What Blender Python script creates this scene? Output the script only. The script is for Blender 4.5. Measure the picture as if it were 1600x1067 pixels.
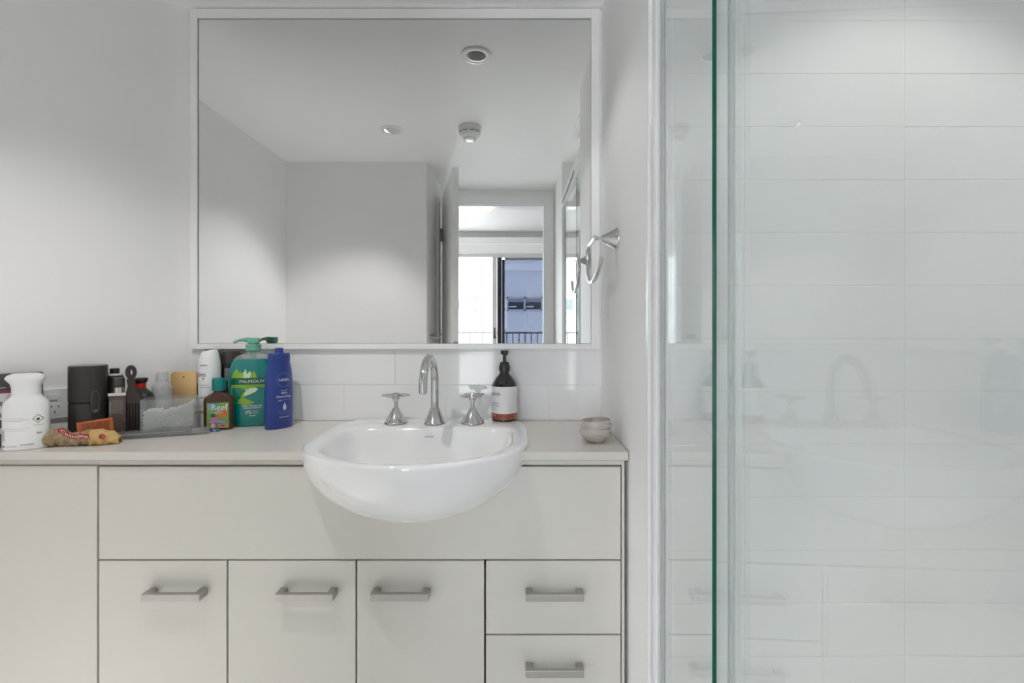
import bpy, math, random
from mathutils import Vector, Matrix
random.seed(7)
for o in list(bpy.data.objects): bpy.data.objects.remove(o)
SC = bpy.context.scene
COL = SC.collection
PI = math.pi
CZ = 1.155            # camera height
F = 755.0             # focal length in pixels of the 1600 px frame
CT = CZ - 0.292       # worktop height
CEIL = CZ + 0.98

# ------------------------------------------------------------------ camera, sky, exposure
cam = bpy.data.cameras.new('camera')
camo = bpy.data.objects.new('camera', cam); COL.objects.link(camo)
camo.location = (0, 0, CZ); camo.rotation_euler = (PI / 2, 0, 0)
cam.sensor_width = 36.0; cam.lens = F / 1600 * 36.0
cam.shift_x = -8 / 1600.0; cam.shift_y = -23.5 / 1600.0
cam.clip_start = 0.02; cam.clip_end = 200
SC.camera = camo
w = bpy.data.worlds.new('sky'); SC.world = w; w.use_nodes = True
bg = w.node_tree.nodes['Background']
bg.inputs[0].default_value = (0.86, 0.93, 1.0, 1); bg.inputs[1].default_value = 6.3
SC.view_settings.view_transform = 'Standard'; SC.view_settings.look = 'None'
SC.view_settings.gamma = 1.0; SC.view_settings.use_curve_mapping = False
SC.view_settings.exposure = 0.57
SC.cycles.max_bounces = 24; SC.cycles.diffuse_bounces = 16; SC.cycles.glossy_bounces = 8
SC.cycles.transparent_max_bounces = 24; SC.cycles.transmission_bounces = 10
SC.cycles.sample_clamp_indirect = 6.0
SC.cycles.caustics_reflective = False; SC.cycles.caustics_refractive = False

def light(name, kind, loc, rot, **kw):
    l = bpy.data.lights.new(name, kind)
    for k, v in kw.items(): setattr(l, k, v)
    o = bpy.data.objects.new(name, l); COL.objects.link(o)
    o.location = loc; o.rotation_euler = rot
    return o
# sun over the neighbouring roofs, shining through the bedroom window on its floor
sd = Vector((0.35, 1.0, -1.35)).normalized()
light('sun', 'SUN', (0, -10, 10), sd.to_track_quat('-Z', 'Y').to_euler(), energy=6.0, angle=0.03, color=(1, 0.97, 0.93))
# window portal: only guides sampling of the sky through the bedroom window
po = light('window_portal', 'AREA', (-0.66, -3.52, 1.03), (-PI / 2, 0, PI), energy=1.0, shape='RECTANGLE', size=2.05, size_y=2.05)
po.data.cycles.is_portal = True

# ------------------------------------------------------------------ materials
def lin(c): return tuple(((x / 255) / 12.92 if x / 255 <= 0.04045 else ((x / 255 + 0.055) / 1.055) ** 2.4) for x in c)
MATS = {}
def mat(name, rgb, rough=0.5, metal=0.0, trans=0.0, coat=0.0, noise=0.03, nscale=20, bump=0.0, ior=1.5, emit=0.0, alpha=1.0, sub=0.0):
    if name in MATS: return MATS[name]
    m = bpy.data.materials.new(name); m.use_nodes = True
    nt = m.node_tree; p = nt.nodes['Principled BSDF']
    c = lin(rgb) if max(rgb) > 1.001 else rgb
    tc = nt.nodes.new('ShaderNodeTexCoord')
    nz = nt.nodes.new('ShaderNodeTexNoise'); nz.inputs['Scale'].default_value = nscale; nz.inputs['Detail'].default_value = 3
    nt.links.new(tc.outputs['Object'], nz.inputs['Vector'])
    mx = nt.nodes.new('ShaderNodeMix'); mx.data_type = 'RGBA'
    mx.inputs[6].default_value = (*[x * (1 - noise) for x in c], 1)
    mx.inputs[7].default_value = (*[min(1, x * (1 + noise)) for x in c], 1)
    nt.links.new(nz.outputs['Fac'], mx.inputs[0]); nt.links.new(mx.outputs[2], p.inputs['Base Color'])
    p.inputs['Roughness'].default_value = rough; p.inputs['Metallic'].default_value = metal
    p.inputs['Transmission Weight'].default_value = trans; p.inputs['IOR'].default_value = ior
    p.inputs['Coat Weight'].default_value = coat; p.inputs['Coat Roughness'].default_value = 0.05
    p.inputs['Alpha'].default_value = alpha
    if sub: p.inputs['Subsurface Weight'].default_value = sub
    if emit:
        p.inputs['Emission Color'].default_value = (*c, 1); p.inputs['Emission Strength'].default_value = emit
    if bump:
        b = nt.nodes.new('ShaderNodeBump'); b.inputs['Strength'].default_value = bump; b.inputs['Distance'].default_value = 0.002
        nt.links.new(nz.outputs['Fac'], b.inputs['Height']); nt.links.new(b.outputs[0], p.inputs['Normal'])
    MATS[name] = m
    return m
def thin_glass(name, tint, gloss=(1, 1, 1), rough=0.0, milk=0.0):
    # a sheet of clear glass or plastic: tinted see-through plus Fresnel reflection on each face
    m = bpy.data.materials.new(name); m.use_nodes = True; nt = m.node_tree
    for n in list(nt.nodes): nt.nodes.remove(n)
    N = nt.nodes.new; L = nt.links.new
    out = N('ShaderNodeOutputMaterial'); tr = N('ShaderNodeBsdfTransparent'); gl = N('ShaderNodeBsdfGlossy')
    tr.inputs[0].default_value = (*tint, 1); gl.inputs['Color'].default_value = (*gloss, 1); gl.inputs['Roughness'].default_value = rough
    fr = N('ShaderNodeFresnel'); ge = N('ShaderNodeNewGeometry'); mr = N('ShaderNodeMapRange')
    mr.inputs['To Min'].default_value = 1.5; mr.inputs['To Max'].default_value = 1 / 1.5
    L(ge.outputs['Backfacing'], mr.inputs['Value']); L(mr.outputs[0], fr.inputs['IOR'])
    mx = N('ShaderNodeMixShader'); L(fr.outputs[0], mx.inputs[0])
    base = tr
    if milk:
        df = N('ShaderNodeBsdfDiffuse'); df.inputs[0].default_value = (0.85, 0.87, 0.87, 1)
        nz = N('ShaderNodeTexNoise'); nz.inputs['Scale'].default_value = 6
        m3 = N('ShaderNodeMapRange'); m3.inputs['To Min'].default_value = milk * 0.7; m3.inputs['To Max'].default_value = milk * 1.3
        L(nz.outputs['Fac'], m3.inputs['Value'])
        m2 = N('ShaderNodeMixShader'); L(m3.outputs[0], m2.inputs[0])
        L(tr.outputs[0], m2.inputs[1]); L(df.outputs[0], m2.inputs[2]); base = m2
    L(base.outputs[0], mx.inputs[1]); L(gl.outputs[0], mx.inputs[2]); L(mx.outputs[0], out.inputs[0])
    MATS[name] = m
    return m

WALL = mat('wall_paint', (0.89, 0.887, 0.884), 0.55, noise=0.01, nscale=3, bump=0.02)
CEILM = mat('ceiling_paint', (0.93, 0.93, 0.928), 0.7, noise=0.01, nscale=3)
TRIM = mat('gloss_trim_paint', (0.89, 0.89, 0.888), 0.25, noise=0.01)
TILE2 = mat('white_satin_tile', (0.88, 0.885, 0.888), 0.22, noise=0.012, nscale=4)
TILE = mat('white_gloss_tile', (0.88, 0.883, 0.886), 0.06, noise=0.015, nscale=4, coat=0.3)
GROUT = mat('grout', (0.86, 0.86, 0.855), 0.9)
CAB = mat('cream_laminate', (0.655, 0.634, 0.59), 0.4, noise=0.012, nscale=6)
CTOP = mat('beige_worktop', (0.70, 0.662, 0.615), 0.28, noise=0.03, nscale=60)
DARKGAP = mat('cabinet_interior', (0.27, 0.24, 0.21), 0.8)
CER = mat('white_ceramic', (0.84, 0.845, 0.85), 0.07, noise=0.005, coat=0.5)
CHROME = mat('chrome', (0.62, 0.62, 0.62), 0.09, metal=1.0, noise=0.05, nscale=80)
NICKEL = mat('brushed_nickel', (0.44, 0.425, 0.405), 0.42, metal=0.85, noise=0.06, nscale=120)
MIRROR = mat('mirror_silver', (0.90, 0.905, 0.90), 0.0, metal=1.0, noise=0.0)
GLASS = thin_glass('shower_glass', (0.945, 0.965, 0.96), milk=0.05)
GEDGE = mat('glass_edge_green', (18, 92, 76), 0.12, noise=0.3, nscale=9)
CLEARP = thin_glass('clear_plastic', (0.93, 0.94, 0.94), milk=0.06)
BLACKP = mat('black_plastic', (0.018, 0.017, 0.017), 0.3)
WHITEP = mat('white_plastic', (0.82, 0.825, 0.83), 0.3, noise=0.01)
FLOORT = mat('floor_tile', (0.84, 0.835, 0.83), 0.35)
INK = mat('dark_ink', (60, 58, 58), 0.6)
INKW = mat('white_ink', (236, 236, 234), 0.5)

# ------------------------------------------------------------------ mesh helpers
class MB:
    def __init__(s): s.v = []; s.f = []; s.mi = []
    def add(s, v, f, mi=0):
        n = len(s.v); s.v += [tuple(p) for p in v]; s.f += [tuple(i + n for i in q) for q in f]; s.mi += [mi] * len(f); return s
    def box(s, x0, x1, y0, y1, z0, z1, mi=0):
        v = [(x, y, z) for z in (z0, z1) for y in (y0, y1) for x in (x0, x1)]
        return s.add(v, [(0, 2, 3, 1), (4, 5, 7, 6), (0, 1, 5, 4), (2, 6, 7, 3), (0, 4, 6, 2), (1, 3, 7, 5)], mi)
    def prism(s, pts, axis, a, b, mi=0):
        # pts: 2D outline; axis 'z' (x,y), 'y' (x,z), 'x' (y,z)
        def P(p, t): return (p[0], p[1], t) if axis == 'z' else ((p[0], t, p[1]) if axis == 'y' else (t, p[0], p[1]))
        n = len(pts)
        v = [P(p, a) for p in pts] + [P(p, b) for p in pts]
        f = [tuple(range(n - 1, -1, -1)), tuple(range(n, 2 * n))] + [(i, (i + 1) % n, n + (i + 1) % n, n + i) for i in range(n)]
        return s.add(v, f, mi)
    def lathe(s, prof, n=40, c=(0, 0, 0), axis='z', mi=0):
        v = []; f = []
        for r, h in prof:
            for k in range(n):
                a = 2 * PI * k / n; x, y = r * math.cos(a), r * math.sin(a)
                p = (x, y, h) if axis == 'z' else ((h, x, y) if axis == 'x' else (x, h, y))
                v.append((c[0] + p[0], c[1] + p[1], c[2] + p[2]))
        for j in range(len(prof) - 1):
            for k in range(n):
                k2 = (k + 1) % n
                f.append((j * n + k, j * n + k2, (j + 1) * n + k2, (j + 1) * n + k))
        f.append(tuple(range(n - 1, -1, -1))); m = (len(prof) - 1) * n; f.append(tuple(range(m, m + n)))
        return s.add(v, f, mi)
    def loft(s, lv, n=48, mi=0):
        # lv: (z, a, b, power, ox, oy)
        v = []; f = []
        for L in lv:
            z, a, b = L[:3]; p = L[3] if len(L) > 3 else 2; ox = L[4] if len(L) > 4 else 0; oy = L[5] if len(L) > 5 else 0
            for k in range(n):
                t = 2 * PI * k / n; c, q = math.cos(t), math.sin(t)
                v.append((ox + a * math.copysign(abs(c) ** (2 / p), c), oy + b * math.copysign(abs(q) ** (2 / p), q), z))
        for j in range(len(lv) - 1):
            for k in range(n):
                k2 = (k + 1) % n
                f.append((j * n + k, j * n + k2, (j + 1) * n + k2, (j + 1) * n + k))
        f.append(tuple(range(n - 1, -1, -1))); m = (len(lv) - 1) * n; f.append(tuple(range(m, m + n)))
        return s.add(v, f, mi)
    def tube(s, pts, r, n=14, mi=0, flat=1.0):
        pts = [Vector(p) for p in pts]; rs = r if isinstance(r, (list, tuple)) else [r] * len(pts)
        v = []; f = []; up = None
        for i, p in enumerate(pts):
            d = (pts[min(i + 1, len(pts) - 1)] - pts[max(i - 1, 0)]).normalized()
            if up is None:
                up = Vector((0, 0, 1)) if abs(d.z) < 0.9 else Vector((0, 1, 0))
            side = d.cross(up).normalized(); up = side.cross(d).normalized()
            for k in range(n):
                a = 2 * PI * k / n
                v.append(p + side * math.cos(a) * rs[i] + up * math.sin(a) * rs[i] * flat)
        for j in range(len(pts) - 1):
            for k in range(n):
                k2 = (k + 1) % n; f.append((j * n + k, j * n + k2, (j + 1) * n + k2, (j + 1) * n + k))
        f.append(tuple(range(n - 1, -1, -1))); m = (len(pts) - 1) * n; f.append(tuple(range(m, m + n)))
        return s.add(v, f, mi)
    def build(s, name, m, parent=None, smooth=False, bevel=0, loc=None, rot=None, seg=2):
        me = bpy.data.meshes.new(name); me.from_pydata(s.v, [], s.f)
        ms = m if isinstance(m, (list, tuple)) else [m]
        for x in ms: me.materials.append(x)
        if len(ms) > 1: me.polygons.foreach_set('material_index', s.mi)
        me.update()
        o = bpy.data.objects.new(name, me); COL.objects.link(o)
        if parent is not None: o.parent = parent
        if loc: o.location = loc
        if rot: o.rotation_euler = rot
        if bevel:
            b = o.modifiers.new('bevel', 'BEVEL'); b.width = bevel; b.segments = seg; b.limit_method = 'ANGLE'; b.angle_limit = math.radians(35)
        if smooth:
            me.polygons.foreach_set('use_smooth', [True] * len(me.polygons))
            me.set_sharp_from_angle(angle=math.radians(38))
        return o
def thing(name, label, cat, loc, rz=0, group=None):
    o = bpy.data.objects.new(name, None); COL.objects.link(o); o.empty_display_size = 0.02
    o.location = loc; o.rotation_euler = (0, 0, rz); o['label'] = label; o['category'] = cat
    if group: o['group'] = group
    return o
def struct(o, label=None, cat=None):
    o['kind'] = 'structure'
    if label: o['label'] = label
    if cat: o['category'] = cat
    return o
def smoothpath(pts, k=6):
    pts = [Vector(p) for p in pts]; out = []
    P = [pts[0]] + pts + [pts[-1]]
    for i in range(1, len(P) - 2):
        p0, p1, p2, p3 = P[i - 1], P[i], P[i + 1], P[i + 2]
        for j in range(k):
            t = j / k
            out.append(0.5 * ((2 * p1) + (p2 - p0) * t + (2 * p0 - 5 * p1 + 4 * p2 - p3) * t * t + (3 * p1 - p0 - 3 * p2 + p3) * t ** 3))
    out.append(pts[-1]); return out
def interp(lv, z, i):
    if z <= lv[0][0]: return lv[0][i]
    for a, b in zip(lv, lv[1:]):
        if a[0] <= z <= b[0] and b[0] > a[0]:
            t = (z - a[0]) / (b[0] - a[0]); return a[i] + (b[i] - a[i]) * t
    return lv[-1][i]
def oval_front(lv, eps=0.0006, p=2):
    # maps (u, z) onto the camera-side face of a lofted bottle
    def f(u, z):
        a = interp(lv, z, 1); b = interp(lv, z, 2); q = max(0.0, 1 - min(1, abs(u / a)) ** p)
        return (u, -b * q ** (1 / p) - eps, z)
    return f
def cyl_front(r, phi=0, eps=0.0005):
    return lambda u, z: ((r + eps) * math.sin(u / r + phi), -(r + eps) * math.cos(u / r + phi), z)
def flat_front(y): return lambda u, z: (u, y, z)
def text(s, width, height, u, z, fn, m, parent, name='lettering', align='C'):
    cu = bpy.data.curves.new('t', 'FONT'); cu.body = s; cu.resolution_u = 3
    o = bpy.data.objects.new('t', cu); COL.objects.link(o)
    bpy.context.view_layer.update()
    me0 = o.evaluated_get(bpy.context.evaluated_depsgraph_get()).to_mesh()
    vs = [v.co.copy() for v in me0.vertices]; fs = [tuple(p.vertices) for p in me0.polygons]
    bpy.data.objects.remove(o)
    if not vs: return None
    x0 = min(v.x for v in vs); x1 = max(v.x for v in vs); y0 = min(v.y for v in vs); y1 = max(v.y for v in vs)
    du = {'C': -0.5, 'L': 0, 'R': -1}[align]
    b = MB(); b.add([fn(u + ((v.x - x0) / (x1 - x0) + du) * width, z + ((v.y - y0) / (y1 - y0) - 0.5) * height) for v in vs], fs)
    return b.build(name, m, parent)
def patch(u0, u1, z0, z1, fn, m, parent, name='label', nu=12, nz=4, b=None):
    q = b or MB(); v = []; f = []
    for j in range(nz + 1):
        for i in range(nu + 1): v.append(fn(u0 + (u1 - u0) * i / nu, z0 + (z1 - z0) * j / nz))
    for j in range(nz):
        for i in range(nu): k = j * (nu + 1) + i; f.append((k, k + 1, k + nu + 2, k + nu + 1))
    q.add(v, f)
    return q if b is not None else q.build(name, m, parent, smooth=True)
def poly(pts, fn, m, parent, name='print', lift=0.0):
    b = MB(); c = (sum(p[0] for p in pts) / len(pts), sum(p[1] for p in pts) / len(pts)); n = len(pts)
    v = [fn(*c)] + [fn(*p) for p in pts]
    if lift: v = [(x, y - lift, z) for x, y, z in v]
    b.add(v, [(0, 1 + i, 1 + (i + 1) % n) for i in range(n)])
    return b.build(name, m, parent)
def ringpoly(cu, cz, r, t, fn, m, parent, name='printed_ring', n=40):
    b = MB(); v = []; f = []
    for k in range(n):
        a = 2 * PI * k / n
        v.append(fn(cu + r * math.cos(a), cz + r * math.sin(a))); v.append(fn(cu + (r - t) * math.cos(a), cz + (r - t) * math.sin(a)))
    for k in range(n):
        k2 = (k + 1) % n; f.append((2 * k, 2 * k2, 2 * k2 + 1, 2 * k + 1))
    b.add(v, f); return b.build(name, m, parent)
def X(px, Z): return (px - 808) * Z / F          # photograph column -> world x at distance Z
def H(py, Z): return CZ + (510 - py) * Z / F      # photograph row -> world z at distance Z

# ------------------------------------------------------------------ room shell
B0 = (-1.015, 1.5); WD = Vector((-0.648, -0.762)).normalized(); WN = Vector((-WD.y, WD.x)) * -1  # angled wall
WN = Vector((0.762, -0.648)).normalized()
e = Vector(B0) + WD * 0.554
def S(name, b, m, **k): return struct(b.build(name, m, **k))
floor = S('floor', MB().box(-1.6, 1.35, -0.6, 1.7, -0.1, 0), FLOORT)
DLS = [(-0.147, 2.99 - 0.98 * F / 420), (X(614, 2.426), 0.565), (0.74, 0.565)]   # recessed downlights; the last is added over the shower, out of view
HH = 0.0385; cb0 = MB(); y1_, y2_ = DLS[0][1], 0.565
cb0.box(-1.6, 1.35, -0.6, y2_ - HH, CEIL, CEIL + 0.1).box(-1.6, 1.35, y2_ + HH, y1_ - HH, CEIL, CEIL + 0.1).box(-1.6, 1.35, y1_ + HH, 1.7, CEIL, CEIL + 0.1)
cb0.box(-1.6, DLS[0][0] - HH, y1_ - HH, y1_ + HH, CEIL, CEIL + 0.1).box(DLS[0][0] + HH, 1.35, y1_ - HH, y1_ + HH, CEIL, CEIL + 0.1)
cb0.box(-1.6, DLS[1][0] - HH, y2_ - HH, y2_ + HH, CEIL, CEIL + 0.1).box(DLS[1][0] + HH, DLS[2][0] - HH, y2_ - HH, y2_ + HH, CEIL, CEIL + 0.1).box(DLS[2][0] + HH, 1.35, y2_ - HH, y2_ + HH, CEIL, CEIL + 0.1)
S('ceiling', cb0, CEILM)
wfront = S('wall_front', MB().box(-1.2, 0.262, 1.5, 1.6, 0, CEIL), WALL)
b = MB(); q = [Vector(B0), e, e - WN * 0.1, Vector(B0) - WN * 0.1 + Vector((0, 0.05))]
S('wall_left_angled', b.prism([tuple(p) for p in q], 'z', 0, CEIL), WALL)
S('wall_left', MB().box(e.x - 0.1, e.x, 0.0, e.y + 0.03, 0, CEIL), WALL)
S('wall_back', MB().box(e.x - 0.1, -0.538, 0.0, 0.1, 0, CEIL), WALL)
S('wall_passage_left', MB().box(-0.638, -0.538, -0.5, 0.0, 0, CEIL), WALL)
wright = S('wall_right', MB().box(0.262, 1.25, 0.963, 1.6, 0, CEIL), WALL)
S('wall_passage_right', MB().box(0.268, 0.368, -0.5, 0.0, 0, CEIL), WALL)
wshb = S('wall_shower_back', MB().box(0.268, 1.25, 0.0, 0.094, 0, CEIL), WALL)
wshs = S('wall_shower_side', MB().box(1.156, 1.256, 0.094, 0.963, 0, CEIL), GROUT)
# door wall between bathroom passage and bedroom
dl, dr, dt = -0.52, 0.209, 2.04
b = MB(); b.box(-2.6, dl, -0.6, -0.5, 0, 2.4); b.box(dr, 1.7, -0.6, -0.5, 0, 2.4); b.box(dl, dr, -0.6, -0.5, dt, 2.4)
S('wall_doorway', b, WALL)
b = MB(); b.box(dr - 0.012, dr + 0.055, -0.5, -0.483, 0, dt + 0.055); b.box(dl - 0.018, dr - 0.012, -0.5, -0.483, dt - 0.012, dt + 0.055)
b.box(dr - 0.02, dr, -0.6, -0.5, 0, dt); b.box(dl, dl + 0.02, -0.6, -0.5, 0, dt); b.box(dl, dr, -0.6, -0.5, dt - 0.02, dt)
b.box(dl - 0.018, dl + 0.012, -0.5, -0.483, 0, dt)
S('trim_1', b, TRIM, bevel=0.003)
# bedroom
BED = mat('bedroom_wall_paint', (0.64, 0.636, 0.63), 0.6, noise=0.01, nscale=3)
S('floor_bedroom', MB().box(-2.6, 1.7, -3.5, -0.6, -0.1, 0), mat('bedroom_carpet', (0.62, 0.60, 0.57), 0.95, noise=0.2, nscale=300))
S('ceiling_bedroom', MB().box(-2.6, 1.7, -3.5, -0.6, 2.4, 2.5), BED)
S('wall_bedroom_left', MB().box(-2.6, -2.5, -3.5, -0.6, 0, 2.4), BED)
S('wall_bedroom_right', MB().box(1.6, 1.7, -3.5, -0.6, 0, 2.4), BED)
wl, wr, wt = -1.7, 0.365, 2.066
b = MB(); b.box(-2.6, wl, -3.5, -3.4, 0, 2.4); b.box(wr, 1.7, -3.5, -3.4, 0, 2.4); b.box(wl, wr, -3.5, -3.4, wt + 0.07, 2.4)
S('wall_bedroom_window', b, BED)
S('trim_2', MB().box(-2.5, 1.6, -3.4, -3.33, H(381.5, 6.33), H(371, 6.33)).box(-2.5, 1.6, -3.4, -3.37, H(396, 6.36), H(381.5, 6.36)), TRIM, bevel=0.004)
# sliding balcony door
FRM = mat('white_window_frame', (0.62, 0.62, 0.61), 0.35)
DKF = mat('dark_door_frame', (0.012, 0.014, 0.03), 0.25)
TINT = thin_glass('tinted_glass', (0.238, 0.252, 0.29), gloss=(0.6, 0.6, 0.6))
win = S('window_1', MB().box(wl, wr, -3.5, -3.39, wt, wt + 0.07).box(wr - 0.01, wr + 0.03, -3.5, -3.38, 0, wt + 0.07).box(wl - 0.03, wl + 0.01, -3.5, -3.38, 0, wt + 0.07)
        .box(X(769.5, 6.39), X(776.5, 6.39), -3.46, -3.39, 0, wt), FRM, bevel=0.003)
xa, xb = X(777, 6.42), X(788.5, 6.42)
b = MB(); b.box(xa, X(783.5, 6.42), -3.47, -3.42, 0, wt); b.box(X(784.6, 6.42), xb, -3.50, -3.45, 0, wt - 0.02)
b.build('door_stile', DKF, win, bevel=0.003)
MB().box(X(783.4, 6.41), X(784.6, 6.41), -3.44, -3.40, 0, wt + 0.05).build('door_track', NICKEL, win)
MB().box(xb, wr, -3.476, -3.470, 0.05, wt - 0.02).build('pane', TINT, win)
MB().box(xb, wr, -3.49, -3.46, wt - 0.025, wt).build('top_rail', mat('grey_rail', (0.25, 0.27, 0.33), 0.4), win)
MB().box(X(772, 6.38), X(775, 6.38), -3.39, -3.35, 1.0, 1.02).box(X(772, 6.38), X(774, 6.38), -3.36, -3.35, 1.0, 1.14).build('pull_handle', BLACKP, win)
# balcony, railing, opposite building
struct(MB().box(-3, 2.5, -4.75, -3.5, -0.25, -0.02).build('floor_balcony', mat('balcony_concrete', (0.75, 0.73, 0.7), 0.8)))
rl = thing('balcony_railing', 'white balcony railing with thin upright bars outside the bedroom door, seen in the mirror', 'railing', (0, -4.6, 0))
RAIL = mat('railing_paint', (0.12, 0.12, 0.13), 0.4)
MB().box(-2.6, 2.2, -0.02, 0.02, H(521, 7.6), H(518.6, 7.6)).build('top_rail', mat('railing_top', (0.16, 0.16, 0.17), 0.4), rl)
MB().box(-2.6, 2.2, -0.012, 0.012, 0.06, 0.09).build('bottom_rail', RAIL, rl)
bar = MB().box(-0.007, 0.007, -0.006, 0.006, 0.08, H(521, 7.6)).build('baluster', RAIL, rl)
for k in range(-17, 20):
    c = bar if k == -17 else bar.copy()
    if k != -17: COL.objects.link(c); c.parent = rl
    c.location.x = k * 0.096 + 0.03
bu = thing('neighbour_building', 'pale rendered building across the balcony with small horizontal windows, seen in the mirror', 'building', (0, -15, -6))
BW = mat('building_render', (0.80, 0.80, 0.80), 0.8)
ZB = 18.0
MB().box(-9, 9, -0.3, 0, 0, 14).build('facade', BW, bu)
MB().box(-9, 9, 0, 0.12, H(423, ZB) + 6, H(413, ZB) + 6).build('ledge', mat('ledge_render', (0.9, 0.9, 0.9), 0.8), bu)
def bwin(p0, p1, q0, q1, glassm, double):
    x0, x1, z0, z1 = X(p0, ZB), X(p1, ZB), H(q1, ZB) + 6, H(q0, ZB) + 6
    fm = MB(); t = 0.05
    fm.box(x0, x1, 0, 0.06, z0, z0 + t).box(x0, x1, 0, 0.06, z1 - t, z1).box(x0, x0 + t, 0, 0.06, z0, z1).box(x1 - t, x1, 0, 0.06, z0, z1)
    xm = (x0 + x1) / 2
    if double: fm.box(xm - 0.035, xm + 0.035, 0, 0.06, z0, z1)
    fo = fm.build('window', mat('building_window_frame', (0.55, 0.57, 0.6), 0.5), bu)
    MB().box(x0 + t, x1 - t, 0.005, 0.02, z0 + t, z1 - t).build('pane', glassm, fo)
    if double:
        MB().box(x0 + t, x1 - t, 0.02, 0.03, z1 - t - 0.13, z1 - t).build('blind', mat('grey_blind', (0.33, 0.34, 0.36), 0.7), fo)
        for xs in (x0 + t, xm + 0.04): MB().box(xs + 0.03, xs + 0.30, 0.02, 0.05, z0 + 0.13, z0 + 0.17).build('sill_bar', INKW, fo)
bwin(792, 847.5, 464.5, 485.5, mat('dark_window_glass', (0.04, 0.042, 0.05), 0.3), True)
bwin(700, 744, 465.5, 486, mat('frosted_window_glass', (0.115, 0.15, 0.16), 0.4), False)

# ------------------------------------------------------------------ tiles
def tilemesh(wd, ht, tm, dp=0.0025):
    b = MB(); k = 0.0008
    v = [(0, 0, 0), (wd, 0, 0), (wd, 0, ht), (0, 0, ht), (0, -dp + k, 0), (wd, -dp + k, 0), (wd, -dp + k, ht), (0, -dp + k, ht),
         (k, -dp, k), (wd - k, -dp, k), (wd - k, -dp, ht - k), (k, -dp, ht - k)]
    f = [(0, 3, 2, 1), (8, 9, 10, 11)] + [(i, (i + 1) % 4, 4 + (i + 1) % 4, 4 + i) for i in range(4)] + [(4 + i, 4 + (i + 1) % 4, 8 + (i + 1) % 4, 8 + i) for i in range(4)]
    me = bpy.data.meshes.new('tile'); me.from_pydata([v_ for v_ in v], [], f); me.materials.append(tm); me.update()
    return me
TM = {}
def tiles(parent, org, ux, length, z0, z1, xj, zj, W, Hh, nrm_rot, brick=False, g=0.0016, tm=None):
    # org: plane origin; ux: direction along wall (unit, in xy); xj/zj: a joint position along wall / height
    r = 0; zz = zj - math.ceil((zj - z0) / Hh) * Hh
    while zz < z1 - 1e-4:
        a, c = max(zz, z0), min(zz + Hh, z1)
        idx = round((zz - zj) / Hh)
        off = xj + (W / 2 if brick and idx % 2 else 0)
        xx = off - math.ceil(off / W) * W
        while xx < length - 1e-4:
            p, q = max(xx, 0), min(xx + W, length)
            if q - p > 0.006 and c - a > 0.004:
                key = (round(q - p - g, 4), round(c - a - g, 4), tm or TILE2)
                if key not in TM: TM[key] = tilemesh(*key)
                o = bpy.data.objects.new('tile', TM[key]); COL.objects.link(o); o.parent = parent
                o.location = (org[0] + ux[0] * (p + g / 2), org[1] + ux[1] * (p + g / 2), a + g / 2)
                o.rotation_euler = (random.uniform(-.0012, .0012), 0, nrm_rot + random.uniform(-.0012, .0012))
            xx += W
        zz += Hh
grout = MB().box(-1.012, 0.262, 1.4995, 1.5005, CT, CZ - 0.0700).build('grout', GROUT, wfront)
tiles(wfront, (-1.01, 1.5), (1, 0), 1.27, CT, CZ - 0.0705, X(617.3, 1.495) + 1.01, CZ - 0.181, 0.318, 0.105, 0, brick=True, tm=TILE)
MB().box(0.264, 1.156, 0.9615, 0.9635, 0, CEIL).build('grout', GROUT, wright)
tiles(wright, (0.2645, 0.963), (1, 0), 0.885, 0.0, CEIL, X(1415, 0.957) - 0.2645, H(612.2, 0.957), 0.318, 0.1052, 0)
tiles(wshs, (1.156, 0.957), (0, -1), 0.857, 0.0, CEIL, 0.318, H(612.2, 0.957), 0.318, 0.1052, -PI / 2)
MB().box(0.29, 1.156, 0.0935, 0.0945, 0, CEIL).build('grout', GROUT, wshb)
tiles(wshb, (1.15, 0.094), (-1, 0), 0.862, 0.0, CEIL, 0.2, H(612.2, 0.957), 0.318, 0.1052, PI)
struct(MB().box(0.2575, 0.2645, 0.9545, 0.964, 0, H(195, 0.957)).build('trim_3', WHITEP))

# ------------------------------------------------------------------ vanity: worktop, cabinets, basin
BCX, BCY, BA = -0.245, 1.2, 0.272
def outline(s=1.0, n=96, inner=False):
    pts = []
    a, bf, bb, pw = (BA, 0.235, 0.295, 5.0) if not inner else (0.232, 0.207, 0.148, 6.5)
    for k in range(n):
        t = 2 * PI * k / n; c, q = math.cos(t), math.sin(t)
        if q <= 0: x, y = a * c, bf * q
        else:
            # blend the power so the sides leave the widest point straight
            x = a * math.copysign(abs(c) ** (2 / pw), c); y = bb * abs(q) ** (2 / pw)
        pts.append((BCX + x * s, BCY + y * s))
    return pts
def XW(y): return B0[0] + (y - B0[1]) * WD.x / WD.y + 0.002      # angled wall's x at y
yf = 1.125
wo = [(XW(1.498), 1.498), (XW(yf), yf)]
notch = [p for p in outline(0.965)]
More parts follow.
